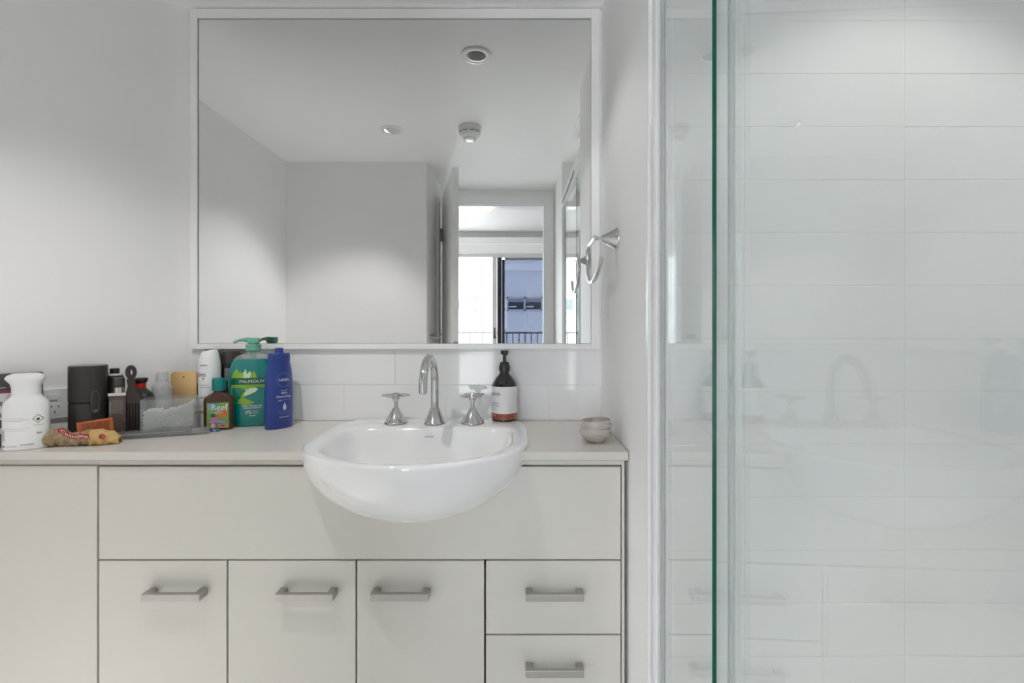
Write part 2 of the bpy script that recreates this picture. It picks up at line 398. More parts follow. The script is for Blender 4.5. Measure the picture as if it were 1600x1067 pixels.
# walk along the notch: start at left crossing of the front edge, go round the back, end at right crossing
n = len(notch); start = min(range(n), key=lambda i: abs(notch[i][1] - yf) + (10 if notch[i][0] > BCX else 0))
end = min(range(n), key=lambda i: abs(notch[i][1] - yf) + (10 if notch[i][0] < BCX else 0))
seq = []; i = start
while True:
    seq.append(notch[i % n]); 
    if i % n == end: break
    i -= 1
seq[0] = (seq[0][0], yf); seq[-1] = (seq[-1][0], yf)
wo += seq + [(0.2585, yf), (0.2585, 1.494), ]
wo = [p for p in wo]
wt_ = MB().prism([(x, y) for x, y in wo][::-1], 'z', CT - 0.020, CT).build('worktop', CTOP, bevel=0.001)
wt_['label'] = 'long beige laminate worktop around the white basin'; wt_['category'] = 'worktop'
pt = [p for p in outline(0.965)]
xl, xr = seq[0][0], seq[-1][0]
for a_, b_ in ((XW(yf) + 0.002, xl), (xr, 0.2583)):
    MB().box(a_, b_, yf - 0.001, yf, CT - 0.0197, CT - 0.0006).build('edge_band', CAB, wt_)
    MB().box(a_, b_, yf + 0.0005, yf + 0.004, CT - 0.0212, CT - 0.0200).build('shadow_strip', mat('shadow_strip_brown', (0.36, 0.32, 0.28), 0.6), wt_)  # dark strip stands in for the shadow line under the worktop edge

PF = 1.135; PT = 0.018      # plane of the cabinet fronts and their thickness
def Xp(px): return X(px, PF)
def Hp(py): return H(py, PF)
cabinet = thing('vanity_cabinet', 'cream vanity cabinet below the basin with three doors and a drawer stack', 'cabinet', (-0.36, 1.3, 0))
def loc(b): # shift mesh builder into the thing's frame
    b.v = [(x + 0.36, y - 1.3, z) for x, y, z in b.v]; return b
c = MB(); yb = 1.49
c.box(Xp(971.5), 0.2525, PF, yb, 0.0, CT - 0.0205)                              # right side panel
c.box(Xp(153) - 0.001, Xp(153) + 0.014, PF + PT + 0.002, yb, 0.1, CT - 0.0205)
c.box(Xp(153), Xp(971.5), PF + 0.05, yb, 0.1, 0.118)
c.box(Xp(153), Xp(971.5), PF + 0.06, PF + 0.075, 0.0, 0.1)
loc(c).build('carcass', CAB, cabinet, bevel=0.001)
c = MB()
c.box(Xp(557) - 0.008, Xp(557) + 0.008, PF + PT + 0.003, yb, 0.118, Hp(880)); c.box(Xp(757.5) - 0.008, Xp(757.5) + 0.008, PF + PT + 0.003, yb, 0.118, Hp(880))
c.box(Xp(355) - 0.006, Xp(355) + 0.006, PF + PT + 0.003, PF + 0.06, 0.118, Hp(880))
c.box(Xp(153) + 0.014, Xp(971.5), PF + PT + 0.003, PF + 0.04, Hp(890), Hp(868))
loc(c).build('divider', DARKGAP, cabinet)
c = MB(); rz0, rz1 = Hp(727.2), CT - 0.0205
xe = 0.252
for a_, b_ in ((Xp(153) - 0.001, BCX - 0.245), (BCX + 0.247, Xp(971.5))):
    loc(MB().box(a_, b_, PF + 0.004, PF + 0.017, rz0, rz1)).build('top_rail', CAB, cabinet, bevel=0.0008)
# fascia panel cut round the bowl
fz1, fz0 = Hp(729.3), Hp(873.8); fx0, fx1 = Xp(154.8), Xp(969.8)
def bowl_cut(t): return (BCX + 0.238 * math.cos(t), CT + 0.008 - 0.163 * math.sin(t))
t0 = math.asin((CT + 0.008 - fz1) / 0.163)
pts = [(fx0, fz0), (fx1, fz0), (fx1, fz1)] + [bowl_cut(t0 + (PI - 2 * t0) * k / 40) for k in range(41)] + [(fx0, fz1)]
loc(MB().prism(pts, 'y', PF, PF + PT)).build('fascia_panel', CAB, cabinet, bevel=0.001)
def handle_mesh(x0, ztop):
    b = MB(); L = 0.134; h = 0.0165; pr = 0.031
    b.box(x0, x0 + L, PF - pr, PF - pr + 0.011, ztop - h, ztop)
    b.box(x0, x0 + 0.0165, PF - pr + 0.009, PF - 0.0002, ztop - h, ztop); b.box(x0 + L - 0.0165, x0 + L, PF - pr + 0.009, PF - 0.0002, ztop - h, ztop)
    return b
def front(name, p0, p1, q0, z0, hx, hq, prop=None):
    d = loc(MB().box(Xp(p0), Xp(p1), PF, PF + PT, z0, Hp(q0))).build(name, CAB, cabinet, bevel=0.001)
    loc(handle_mesh(Xp(hx), Hp(hq))).build('handle', NICKEL, d, bevel=0.0015)
    return d
front('door', 154.8, 353.8, 876.3, 0.11, 236, 917.2)
front('door', 356.6, 555.2, 876.3, 0.11, 439, 917.2)
front('door', 558.0, 756.3, 876.3, 0.11, 584, 917.2)
front('drawer', 759.4, 969.8, 876.3, Hp(990.4), 821, 917.8)
front('drawer', 759.4, 969.8, 992.8, Hp(1107), 821, 1033.8)
front('drawer', 759.4, 969.8, 1109.4, Hp(1223), 821, 1150)
front('drawer', 759.4, 969.8, 1225.4, 0.11, 821, 1266)
side = thing('side_cabinet', 'cream corner cabinet with a plain handleless door at the left end', 'cabinet', (-1.1, 1.2, 0))
def loc2(b): b.v = [(x + 1.1, y - 1.2, z) for x, y, z in b.v]; return b
xs0 = XW(PF + PT) + 0.006
loc2(MB().box(xs0, Xp(151.6), PF - 0.001, PF + PT, 0.11, Hp(728.0))).build('door', CAB, side, bevel=0.0015)
loc2(MB().box(xs0 + 0.004, Xp(153) - 0.0012, PF + 0.004, PF + 0.017, Hp(727.2), CT - 0.0205)).build('top_rail', CAB, side, bevel=0.0008)
loc2(MB().box(Xp(153) - 0.018, Xp(153) - 0.003, PF + PT + 0.002, 1.40, 0.0, CT - 0.0205).box(xs0 + 0.06, Xp(153) - 0.018, PF + 0.06, PF + 0.075, 0, 0.1)).build('carcass', DARKGAP, side)

# basin
basin = thing('wash_basin', 'white semi-recessed ceramic wash basin bulging out of the vanity front', 'basin', (BCX, BCY, CT))
OUT, INN = outline(1, 96), outline(1, 96, True)
rings = []
def ring(src, s, z): rings.append([(BCX * 0 + (x - BCX) * s, (y - BCY) * s, z) for x, y in src])
D = 0.176
for k in range(13):
    a = (PI / 2) * k / 13; d = D * math.cos(a); s = max(0.04, math.sin(a)) ; rings.append([((x - BCX) * s, (y - BCY) * s, 0.004 - d) for x, y in OUT])
ring(OUT, 1.0, 0.002); ring(OUT, 1.0, 0.007); ring(OUT, 0.992, 0.0105); ring(OUT, 0.975, 0.012)
rings.append([((0.5 * (o[0] - BCX) * 0.975 + 0.5 * (i[0] - BCX) * 1.03), (0.5 * (o[1] - BCY) * 0.975 + 0.5 * (i[1] - BCY) * 1.03), 0.0118) for o, i in zip(OUT, INN)])
for s, z in ((1.045, 0.0112), (1.015, 0.0095), (0.99, 0.0055), (0.965, -0.003), (0.935, -0.018), (0.895, -0.042), (0.84, -0.070), (0.75, -0.097), (0.6, -0.117), (0.4, -0.126), (0.2, -0.1295), (0.08, -0.131)): ring(INN, s, z)
v = [p for r in rings for p in r]; m = 96; f = []
for j in range(len(rings) - 1):
    for k in range(m): f.append((j * m + k, j * m + (k + 1) % m, (j + 1) * m + (k + 1) % m, (j + 1) * m + k))
f.append(tuple(range(m - 1, -1, -1))); f.append(tuple(range((len(rings) - 1) * m, len(rings) * m)))
bo = MB().add(v, f).build('bowl', CER, basin, smooth=True); bo.data.set_sharp_from_angle(angle=math.radians(75))
MB().lathe([(0.021, -0.131), (0.021, -0.1275), (0.018, -0.1265), (0.014, -0.1285)], 28).build('waste', CHROME, basin, smooth=True)
yi = 0.152 * 0.965
text('KOHLER', 0.0235, 0.0042, X(671.5, 1.345) - BCX, -0.0135, lambda u, z: (u, 0.148 * 0.945 * (1 - abs(u / 0.225) ** 6.5) ** (1 / 6.5) - 0.0012, z), mat('grey_ink', (120, 118, 118), 0.6), basin)

# tapware
def cone_base(r0, r1, h): return [(r0 * 0.96, 0), (r0, 0.001), (r0, 0.004), (r0 * 0.975, 0.0055), (r0 * 0.94, 0.0065), (r1 * 1.12, h - 0.003), (r1, h)]
DZ = CT + 0.0119
fy = 1.398
fc = thing('basin_spout', 'chrome gooseneck spout in the middle of the basin deck', 'tap', (X(679.3, fy), fy, DZ))
MB().lathe(cone_base(0.031, 0.013, 0.044), 40).build('base_cone', CHROME, fc, smooth=True)
rr = 0.074; zc = (CZ - 0.1605) - DZ; dx = X(660.8, fy - 2 * rr) - X(679.3, fy)
pts = [(0, 0, 0.035 + (zc - 0.035) * k / 4) for k in range(4)]
for k in range(25):
    a = PI * k / 24; t = (1 - math.cos(a)) / 2
    pts.append((dx * t, -rr + rr * math.cos(a), zc + rr * 1.0 * math.sin(a)))
pts.append((dx, -2 * rr, zc - 0.011))
MB().tube(pts, 0.0112, 24).build('gooseneck', CHROME, fc, smooth=True)
MB().lathe([(0.0085, zc - 0.0145), (0.0092, zc - 0.0135), (0.0092, zc - 0.010)], 24, (dx, -2 * rr, 0)).build('aerator', CHROME, fc, smooth=True)
def tap(label, px, rz):
    t = thing('basin_tap', label, 'tap', (X(px, 1.402), 1.402, DZ), 0, 'cross-handle basin taps')
    MB().lathe(cone_base(0.0335, 0.0085, 0.045), 40).build('base_cone', CHROME, t, smooth=True)
    MB().lathe([(0.0055, 0.042), (0.0055, 0.0665)], 24).build('stem', CHROME, t, smooth=True)
    hd = MB().lathe([(0.0085, 0.0655), (0.0105, 0.069), (0.0105, 0.075), (0.0095, 0.0855), (0.007, 0.088)], 24).build('handle_hub', CHROME, t, smooth=True)
    for k in range(4):
        b = MB(); L = []
        for j, (r, wd, th) in enumerate(((0.005, 0.0055, 0.0065), (0.015, 0.0062, 0.006), (0.028, 0.0066, 0.0046), (0.037, 0.0052, 0.0032), (0.0405, 0.002, 0.0015))):
            L.append((r, wd, th))
        v = []; f = []; n = 12
        for r, wd, th in L:
            for i in range(n): a = 2 * PI * i / n; v.append((r, wd * math.cos(a), 0.0795 + th * math.sin(a) + r * 0.03))
        for j in range(len(L) - 1):
            for i in range(n): f.append((j * n + i, j * n + (i + 1) % n, (j + 1) * n + (i + 1) % n, (j + 1) * n + i))
        f.append(tuple(range((len(L) - 1) * n, len(L) * n)))
        b.add(v, f).build('handle_blade', CHROME, hd, smooth=True, rot=(0, 0, rz + k * PI / 2))
    return t
tap('chrome cross-handle basin tap left of the spout', 618.7, math.radians(12))
tap('chrome cross-handle basin tap right of the spout, beside the brown pump bottle', 738.2, math.radians(38))

# ------------------------------------------------------------------ mirror
mz0, mz1, mx0, mx1 = H(537.2, 1.482), H(28, 1.482), X(308, 1.482), X(924, 1.482)
ox0, ox1, oz0, oz1 = X(297.5, 1.482), X(937, 1.482), H(545.6, 1.482), CZ + 0.975
mi = thing('wall_mirror', 'large square mirror in a thin white frame above the basin', 'mirror', ((mx0 + mx1) / 2, 1.5, mz0))
mcx = (mx0 + mx1) / 2
def ml(b): b.v = [(x - mcx, y - 1.5, z - mz0) for x, y, z in b.v]; return b
ml(MB().box(mx0 + 0.0015, mx1 - 0.0015, 1.4865, 1.4990, mz0 + 0.0015, mz1 - 0.0015)).build('mirror_glass', MIRROR, mi)
EDG = mat('mirror_edge_bead', (0.42, 0.425, 0.42), 0.5)
for nm, (a, b_, c_, d_) in (('frame_side', (ox0, mx0, oz0, oz1)), ('frame_side', (mx1, ox1, oz0, oz1)), ('frame_top', (mx0, mx1, mz1, oz1)), ('frame_bottom', (mx0, mx1, oz0, mz0))):
    ml(MB().box(a, b_, 1.482, 1.4995, c_, d_)).build(nm, TRIM, mi, bevel=0.0012)
for cx_ in (ox0 + 0.001, ox1 - 0.019):
    for k_i in range(3): ml(MB().box(cx_, cx_ + 0.018, 1.4805, 1.4819, oz0 + 0.002 + k_i * 0.0042, oz0 + 0.005 + k_i * 0.0042)).build('corner_clip', TRIM, mi)
t_ = 0.0015
ml(MB().box(mx0, mx1, 1.4845, 1.4864, mz1 - t_, mz1).box(mx0, mx0 + t_, 1.4845, 1.4864, mz0, mz1).box(mx1 - t_, mx1, 1.4845, 1.4864, mz0, mz1).box(mx0, mx1, 1.4845, 1.4864, mz0, mz0 + t_ * 0.7)).build('edge_bead', EDG, mi)

# ------------------------------------------------------------------ towel ring on the right wall
tr_ = thing('towel_ring', 'chrome open towel ring on a cone-shaped wall rose beside the mirror', 'towel ring', (0.262, 1.268, H(373, 1.268)))
MB().lathe([(0.0295, 0), (0.0295, -0.002), (0.028, -0.004), (0.0075, -0.041), (0.006, -0.042)], 40, axis='x').build('wall_rose', CHROME, tr_, smooth=True)
MB().lathe([(0.0045, -0.038), (0.0045, -0.054)], 20, axis='x').build('neck', CHROME, tr_, smooth=True)
zz = lambda v_: CZ + v_ - H(373, 1.268)
bp = Vector((-0.057, 0, 0.003))
MB().lathe([(0.0005, -0.0062), (0.0035, -0.0052), (0.006, -0.002), (0.0064, 0), (0.006, 0.002), (0.0035, 0.0052), (0.0005, 0.0062)], 20, tuple(bp)).build('ball_joint', CHROME, tr_, smooth=True)
rp = [(-0.057, 0.0, 0.003), (-0.058, 0.055, -0.0005), (-0.058, 0.098, zz(0.228)), (-0.059, 0.118, zz(0.212)), (-0.059, 0.122, zz(0.185)), (-0.060, 0.108, zz(0.152)), (-0.062, 0.072, zz(0.128)), (-0.063, 0.032, zz(0.1185)), (-0.062, -0.012, zz(0.121)),
      (-0.060, -0.048, zz(0.132)), (-0.058, -0.078, zz(0.150)), (-0.057, -0.094, zz(0.166))]
MB().tube(smoothpath(rp, 5), 0.0056, 16).build('ring', CHROME, tr_, smooth=True)

# ------------------------------------------------------------------ shower screen
GX = 0.278
ss = thing('shower_screen', 'frameless clear glass shower screen with a green edge and white wall channel', 'shower screen', (GX, 0.53, 0))
def sl(b): b.v = [(x - GX, y - 0.53, z) for x, y, z in b.v]; return b
gz0, gz1 = 0.09, 1.862
b = MB(); b.box(GX, GX + 0.006, 0.688, 0.931, gz0, gz1, 0); b.mi[2] = 1
sl(b).build('fixed_panel', [GLASS, GEDGE], ss)
s2 = 0.033
def px2(y): return 0.2985 - s2 * (0.688 - y)
b = MB(); ya, yb2 = 0.125, 0.745
b.prism([(px2(ya), ya), (px2(ya) + 0.006, ya), (px2(yb2) + 0.006, yb2), (px2(yb2), yb2)], 'z', gz0, gz1, 0); b.mi[2] = 1; b.mi[4] = 1
sl(b).build('sliding_panel', [GLASS, GEDGE], ss)
SEAL = thin_glass('clear_seal', (0.80, 0.82, 0.82), milk=0.25)
sl(MB().box(0.2905, 0.296, 0.656, 0.667, gz0, gz1)).build('door_seal', SEAL, ss)
b = MB(); b.box(0.2672, 0.2884, 0.932, 0.9568, 0.08, gz1 + 0.05); b.box(0.2682, 0.2712, 0.928, 0.932, 0.08, gz1 + 0.05); b.box(0.2850, 0.2884, 0.926, 0.932, 0.08, gz1 + 0.05)
sl(b).build('wall_channel', mat('white_aluminium', (0.86, 0.86, 0.86), 0.45, noise=0.01), ss, bevel=0.0008)
sl(MB().box(0.2760, 0.2845, 0.927, 0.931, 0.08, gz1)).build('gasket', mat('grey_gasket', (0.50, 0.51, 0.51), 0.6), ss)
sl(MB().box(0.268, 0.312, 0.102, 0.945, 1.898, 1.926).box(0.268, 0.272, 0.102, 0.945, 1.856, 1.898)).build('header_rail', mat('white_aluminium', (0.8, 0.8, 0.8), 0.3), ss, bevel=0.001)
sl(MB().box(0.266, 0.2679, 0.14, 0.50, 1.874, 1.892).box(0.266, 0.2679, 0.53, 0.60, 1.874, 1.892).box(0.266, 0.2679, 0.62, 0.7, 1.874, 1.892)).build('roller_slot', mat('slot_grey', (0.22, 0.22, 0.22), 0.5), ss)
sl(MB().box(0.268, 0.312, 0.102, 0.945, 0.06, 0.09)).build('bottom_rail', MATS['white_aluminium'], ss, bevel=0.001)
S('trim_4', MB().box(0.262, 0.32, 0.1, 0.957, 0, 0.06), TILE, bevel=0.002)
fan = thing('ceiling_vent', 'square white exhaust grille on the shower ceiling, seen in the mirror', 'vent', (0.41, 0.628, CEIL))
MB().box(-0.125, 0.125, -0.125, 0.125, -0.018, 0).build('frame', WHITEP, fan, bevel=0.003)
sl_ = None
for k in range(9):
    if sl_ is None: sl_ = MB().box(-0.1, 0.1, -0.004, 0.004, -0.023, -0.018).build('slat', WHITEP, fan)
    o = sl_ if k == 0 else sl_.copy()
    if k: COL.objects.link(o); o.parent = fan
    o.location.y = -0.09 + k * 0.0225

# ------------------------------------------------------------------ door leaf, seen in the mirror
hg = Vector((-0.512, -0.43)); fe = Vector((-0.345, 0.262))
dv = (fe - hg); ln = dv.length
dr_ = bpy.data.objects.new('door_1', None); COL.objects.link(dr_); dr_.location = (hg.x, hg.y, 0)
dr_.rotation_euler = (0, 0, math.atan2(dv.y, dv.x)); struct(dr_, 'white flush door standing open in the passage, seen edge-on in the mirror', 'door')
MB().box(0, ln, -0.018, 0.018, 0.008, 2.05).build('door_leaf', TRIM, dr_, bevel=0.002)
for z in (0.25, H(367, 3.4)): MB().box(-0.016, 0.004, 0.006, 0.026, z - 0.045, z + 0.045).lathe([(0.006, -0.047), (0.006, 0.047)], 14, (-0.012, 0.022, z)).build('hinge', NICKEL, dr_)
MB().box(ln - 0.002, ln + 0.001, -0.012, 0.012, 0.93, 1.07).build('latch_plate', NICKEL, dr_)
for sgn in (1, -1): 
    MB().lathe([(0.026, 0), (0.026, sgn * 0.008)], 24, (ln - 0.06, sgn * 0.018, 1.0), 'y').tube([(ln - 0.06, sgn * 0.025, 1.0), (ln - 0.06, sgn * 0.06, 1.0), (ln - 0.17, sgn * 0.062, 1.0)], 0.009, 12).build('door_handle', CHROME, dr_, smooth=True)
# side door trim and lever on the passage wall
tb = MB().box(-0.5379, -0.520, -0.30, -0.245, 0, 2.0)
S('trim_5', tb, TRIM, bevel=0.003)
ph = thing('towel_hook', 'small chrome double hook on the passage wall, low in the mirror', 'hook', (-0.538, -0.06, H(525, 3.06)))
MB().box(0, 0.006, -0.07, 0.07, -0.012, 0.012).build('back_plate', CHROME, ph, bevel=0.002)
for yy in (-0.05, 0.05): MB().tube(smoothpath([(0.003, yy, 0), (0.03, yy, -0.012), (0.05, yy, 0.0), (0.052, yy, 0.022)], 4), 0.0045, 10).build('hook', CHROME, ph, smooth=True)

# ------------------------------------------------------------------ ceiling fittings seen in the mirror, plus added lights
def downlight(label, x, y, watts, cone, tilt=(0, 0)):
    t = thing('downlight', label, 'downlight', (x, y, CEIL), 0, 'recessed ceiling downlights')
    n = 40
    cw = MB(); vv = [(r * math.cos(2 * PI * k / n), r * math.sin(2 * PI * k / n), h) for r, h in ((0.0366, 0.0449), (0.0366, -0.0055)) for k in range(n)]
    cw.add(vv, [(k, (k + 1) % n, n + (k + 1) % n, n + k) for k in range(n)]).build('recess_wall', mat('recess_wall_grey', (0.62, 0.62, 0.62), 0.4), t, smooth=True)
    v = []; f = []; pr = [(0.0369, 0.0), (0.0369, -0.0052), (0.041, -0.0066), (0.050, -0.0070), (0.056, -0.004), (0.0565, -0.0003)]
    for r, h in pr:
        for k in range(n): v.append((r * math.cos(2 * PI * k / n), r * math.sin(2 * PI * k / n), h))
    for q in range(len(pr) - 1):
        for k in range(n): f.append((q * n + k, q * n + (k + 1) % n, (q + 1) * n + (k + 1) % n, (q + 1) * n + k))
    MB().add(v, f).build('trim_ring', WHITEP, t, smooth=True)
    MB().lathe([(0.0365, 0.045), (0.0365, 0.043)], n).build('recess_top', mat('recess_grey', (0.5, 0.5, 0.5), 0.35), t)
    MB().lathe([(0.022, 0.043), (0.022, 0.034), (0.014, 0.030)], 24).build('lamp_cap', mat('lamp_cap_grey', (0.6, 0.6, 0.6), 0.3), t, smooth=True)
    l = light('downlight_lamp', 'SPOT', (0, 0, 0.022), (math.radians(tilt[0]), math.radians(tilt[1]), 0), energy=watts, spot_size=math.radians(cone), spot_blend=0.45, shadow_soft_size=0.008, color=(1, 0.985, 0.965))
    l.parent = t
LAMPS = (4.0, 16.5, 140, 7.6, 38)
downlight('recessed white downlight near the mirror top, large in the reflection', *DLS[0], LAMPS[0], 102)
downlight('recessed white downlight farther left in the mirrored ceiling', *DLS[1], LAMPS[1], 102, (10, 16))
downlight('added white downlight over the shower, out of view, right of the glass screen', *DLS[2], LAMPS[3], 104)  # unseen fitting, added to brighten the shower tiles
for q_i, (bx_, by_), cone_ in ((2, DLS[1], 33), (4, DLS[2], 40)):  # extra narrow spots added so light bounced off the floor fills the room
    light('floor_bounce_spot', 'SPOT', (bx_, by_, CEIL - 0.012), (0, math.radians(11) if q_i == 2 else 0, 0), energy=LAMPS[q_i], spot_size=math.radians(cone_), spot_blend=0.7, shadow_soft_size=0.01, color=(1, 0.985, 0.965))
sm = thing('smoke_detector', 'round white smoke detector on the ceiling, seen in the mirror', 'smoke detector', (X(735, 2.40), 0.60, CEIL))
MB().lathe([(0.055, 0), (0.057, -0.004), (0.057, -0.018), (0.054, -0.022)], 44).build('base', WHITEP, sm, smooth=True)
MB().lathe([(0.052, -0.0225), (0.054, -0.026), (0.052, -0.038), (0.042, -0.050), (0.030, -0.055)], 44).build('cover', WHITEP, sm, smooth=True)
for a in (-0.9, -0.3, 0.35, 0.95):
    a += PI / 2
    MB().tube([(0.0535 * math.cos(a + q), 0.0535 * math.sin(a + q), -0.033) for q in (-0.22, -0.11, 0, 0.11, 0.22)], 0.0014, 6).build('slot', BLACKP, sm)
MB().lathe([(0.029, -0.0545), (0.029, -0.058), (0.022, -0.066), (0.010, -0.068)], 30).build('sensor_lens', mat('lens_clear', (0.8, 0.82, 0.82), 0.1), sm, smooth=True)
for k in range(10):
    a = 2 * PI * k / 10; MB().box(-0.001, 0.001, -0.004, 0.004, -0.066, -0.056).build('rib', WHITEP, sm, loc=(0.026 * math.cos(a), 0.026 * math.sin(a), 0), rot=(0, 0, a + PI / 2))
cl = thing('ceiling_lamp', 'round frosted oyster ceiling lamp glowing warm in the bedroom, seen in the mirror', 'ceiling lamp', (X(743.5, 5.0), 2.99 - 5.0, 2.4))
MB().lathe([(0.12, 0), (0.12, -0.015), (0.10, -0.02)], 40).build('base', WHITEP, cl, smooth=True)
MB().lathe([(0.188, -0.014), (0.186, -0.020), (0.165, -0.045), (0.12, -0.068), (0.06, -0.080), (0.01, -0.083)], 48).build('glass_shade', mat('lit_frosted_glass', (0.95, 0.88, 0.66), 0.3, emit=0.35, noise=0.02), cl, smooth=True)
for k in range(3):
    a = 2 * PI * k / 3 + 0.5; MB().box(-0.006, 0.006, -0.01, 0.01, -0.03, -0.005).build('clip', CHROME, cl, loc=(0.187 * math.cos(a), 0.187 * math.sin(a), 0), rot=(0, 0, a + PI / 2))

# ------------------------------------------------------------------ power outlet on the angled wall
def on_wall(px, off=0.0):
    # intersect the photograph's column with the plane at distance off in front of the angled wall
    k = (px - 808) / F; P0 = Vector(B0) + WN * off
    Z = (P0.x * WN.x + P0.y * WN.y) / (k * WN.x + WN.y); return Vector((k * Z, Z))
WA = math.atan2(-WN.x * -1, -WN.y * -1)    # facing angle
RZW = math.atan2(WN.y, WN.x) + PI / 2      # rotate local -Y to the wall normal
p = on_wall(60)
pz = H(633, p.y)
pw = thing('power_outlet', 'white double power outlet on the left wall behind the toiletries', 'power outlet', (p.x, p.y, pz), RZW)
MB().box(-0.0585, 0.0585, -0.011, -0.0002, -0.0385, 0.0405).build('face_plate', WHITEP, pw, bevel=0.0025)
for sx in (-0.029, 0.0295):
    MB().loft([(0, 0.011, 0.0075, 3), (0.004, 0.0105, 0.007, 3)], 24).build('switch', WHITEP, pw, loc=(sx - 0.004, -0.011, 0.019), rot=(PI / 2, 0, 0))
    MB().lathe([(0.0185, 0), (0.0185, 0.0008), (0.0175, 0.0012)], 40).build('socket_ring', WHITEP, pw, loc=(sx, -0.0108, -0.013), rot=(PI / 2, 0, 0), smooth=True)
    for (hx, hz, an) in ((-0.0068, -0.006, -0.6), (0.0068, -0.006, 0.6), (0, -0.0205, 0)):
        MB().box(-0.0009, 0.0009, -0.0004, 0.0004, -0.0032, 0.0032).build('pin_hole', BLACKP, pw, loc=(sx + hx, -0.0122, hz), rot=(0, -an, 0))

# ------------------------------------------------------------------ toiletries (left to right)
def put(name, label, cat, px, Z, rz=0, group=None):
    return thing(name, label, cat, (X(px, Z), Z, CT), math.radians(rz), group)
# printed carton
cz_ = 0.177
pc = on_wall(-2, 0.030)
bx = thing('carton', 'dark printed carton leaning by the left wall behind the white bottle', 'box', (pc.x, pc.y, CT), RZW)
pr_ = (on_wall(66, 0.030) - pc).length; pl_ = 0.06
MB().box(-pl_, pr_, -0.015, 0.014, 0, cz_).build('carton_body', mat('carton_dark', (78, 72, 70), 0.4), bx, bevel=0.0006)
ff = flat_front(-0.0154)
patch(-pl_, pr_ - 0.012, 0.067, 0.1305, ff, mat('carton_white', (214, 212, 210), 0.4), bx, 'printed_panel')
patch(0.0, pr_ - 0.04, 0.1312, 0.1358, flat_front(-0.0157), mat('carton_magenta', (150, 55, 85), 0.4), bx, 'printed_stripe')
ringpoly(-0.012, 0.092, 0.024, 0.007, flat_front(-0.0157), mat('carton_grey', (120, 118, 118), 0.4), bx)
poly([(-0.02 + 0.045 * math.cos(a / 16 * 2 * PI), 0.040 + 0.008 * math.sin(a / 16 * 2 * PI)) for a in range(16)], flat_front(-0.0156), MATS['carton_white'], bx, 'printed_swirl')
text('Sutti', 0.011, 0.0042, 0.023, 0.1455, flat_front(-0.0158), INKW, bx)
text('gliss', 0.010, 0.0035, 0.007, 0.1440, flat_front(-0.0158), INKW, bx)

# white bottle
wb = put('white_bottle', 'wide white oval bottle with a flared cap at the counter left end', 'bottle', 41.5, 1.158, 25)
lv = [(0.0, 0.0405, 0.024), (0.0015, 0.0422, 0.0255), (0.004, 0.0430, 0.026), (0.098, 0.0430, 0.026), (0.109, 0.0420, 0.0255), (0.117, 0.037, 0.024), (0.123, 0.0300, 0.0215), (0.128, 0.0275, 0.0205)]
MB().loft(lv, 56).build('body', WHITEP, wb, smooth=True)
MB().loft([(0.128, 0.0266, 0.0200), (0.149, 0.0268, 0.0202), (0.156, 0.0290, 0.0215, 2, -0.0005), (0.161, 0.0325, 0.023, 2, -0.001), (0.1665, 0.0360, 0.0245, 2, -0.002), (0.170, 0.0360, 0.0245, 2, -0.0025), (0.1755, 0.032, 0.0225, 2, -0.002), (0.179, 0.026, 0.018, 2, -0.001), (0.180, 0.022, 0.015, 2, -0.001)], 56).build('cap', WHITEP, wb, smooth=True)
MB().loft([(0.0, 0.0412, 0.0248), (0.0012, 0.0415, 0.025)], 56).build('base_rim', mat('grey_metal_rim', (0.45, 0.45, 0.45), 0.3, metal=0.6), wb)
sf = oval_front(lv)
GREY = mat('faint_grey_ink', (168, 168, 170), 0.5)
dcx, dcz = 0.028, 0.073
for s_, mm, ll in ((0.0105, INK, 0.0), (0.0088, WHITEP, 0.0003)):
    poly([(dcx - s_ * 0.85, dcz), (dcx, dcz - s_), (dcx + s_ * 0.85, dcz), (dcx, dcz + s_)], sf, mm, wb, 'hazard_diamond', ll)
poly([(dcx - 0.0015, dcz - 0.004), (dcx + 0.0022, dcz - 0.0035), (dcx + 0.003, dcz), (dcx + 0.001, dcz + 0.0045), (dcx, dcz + 0.001), (dcx - 0.003, dcz)], sf, INK, wb, 'flame_symbol', 0.0006)
patch(dcx - 0.007, dcx + 0.008, dcz - 0.0155, dcz - 0.0145, sf, GREY, wb, 'print_line')
for k, z in enumerate((0.0765, 0.0725, 0.0695, 0.052, 0.047)): patch(-0.034, 0.004 + 0.012 * (k % 2), z, z + 0.0005, sf, GREY, wb, 'print_line')
for k in range(11): patch(-0.0395, -0.032, 0.022 + k * 0.0026, 0.0229 + k * 0.0026 + 0.0006 * (k % 3), sf, GREY, wb, 'barcode_line', nu=3, nz=1)
patch(-0.037, -0.033, 0.009, 0.0125, sf, INK, wb, 'printed_mark', nu=2, nz=1); patch(-0.031, -0.008, 0.0100, 0.0112, sf, GREY, wb, 'print_line')
patch(0.026, 0.034, 0.037, 0.041, sf, GREY, wb, 'printed_mark', nu=2, nz=1); patch(-0.002, 0.022, 0.0125, 0.0145, sf, GREY, wb, 'print_line', nu=6, nz=1)

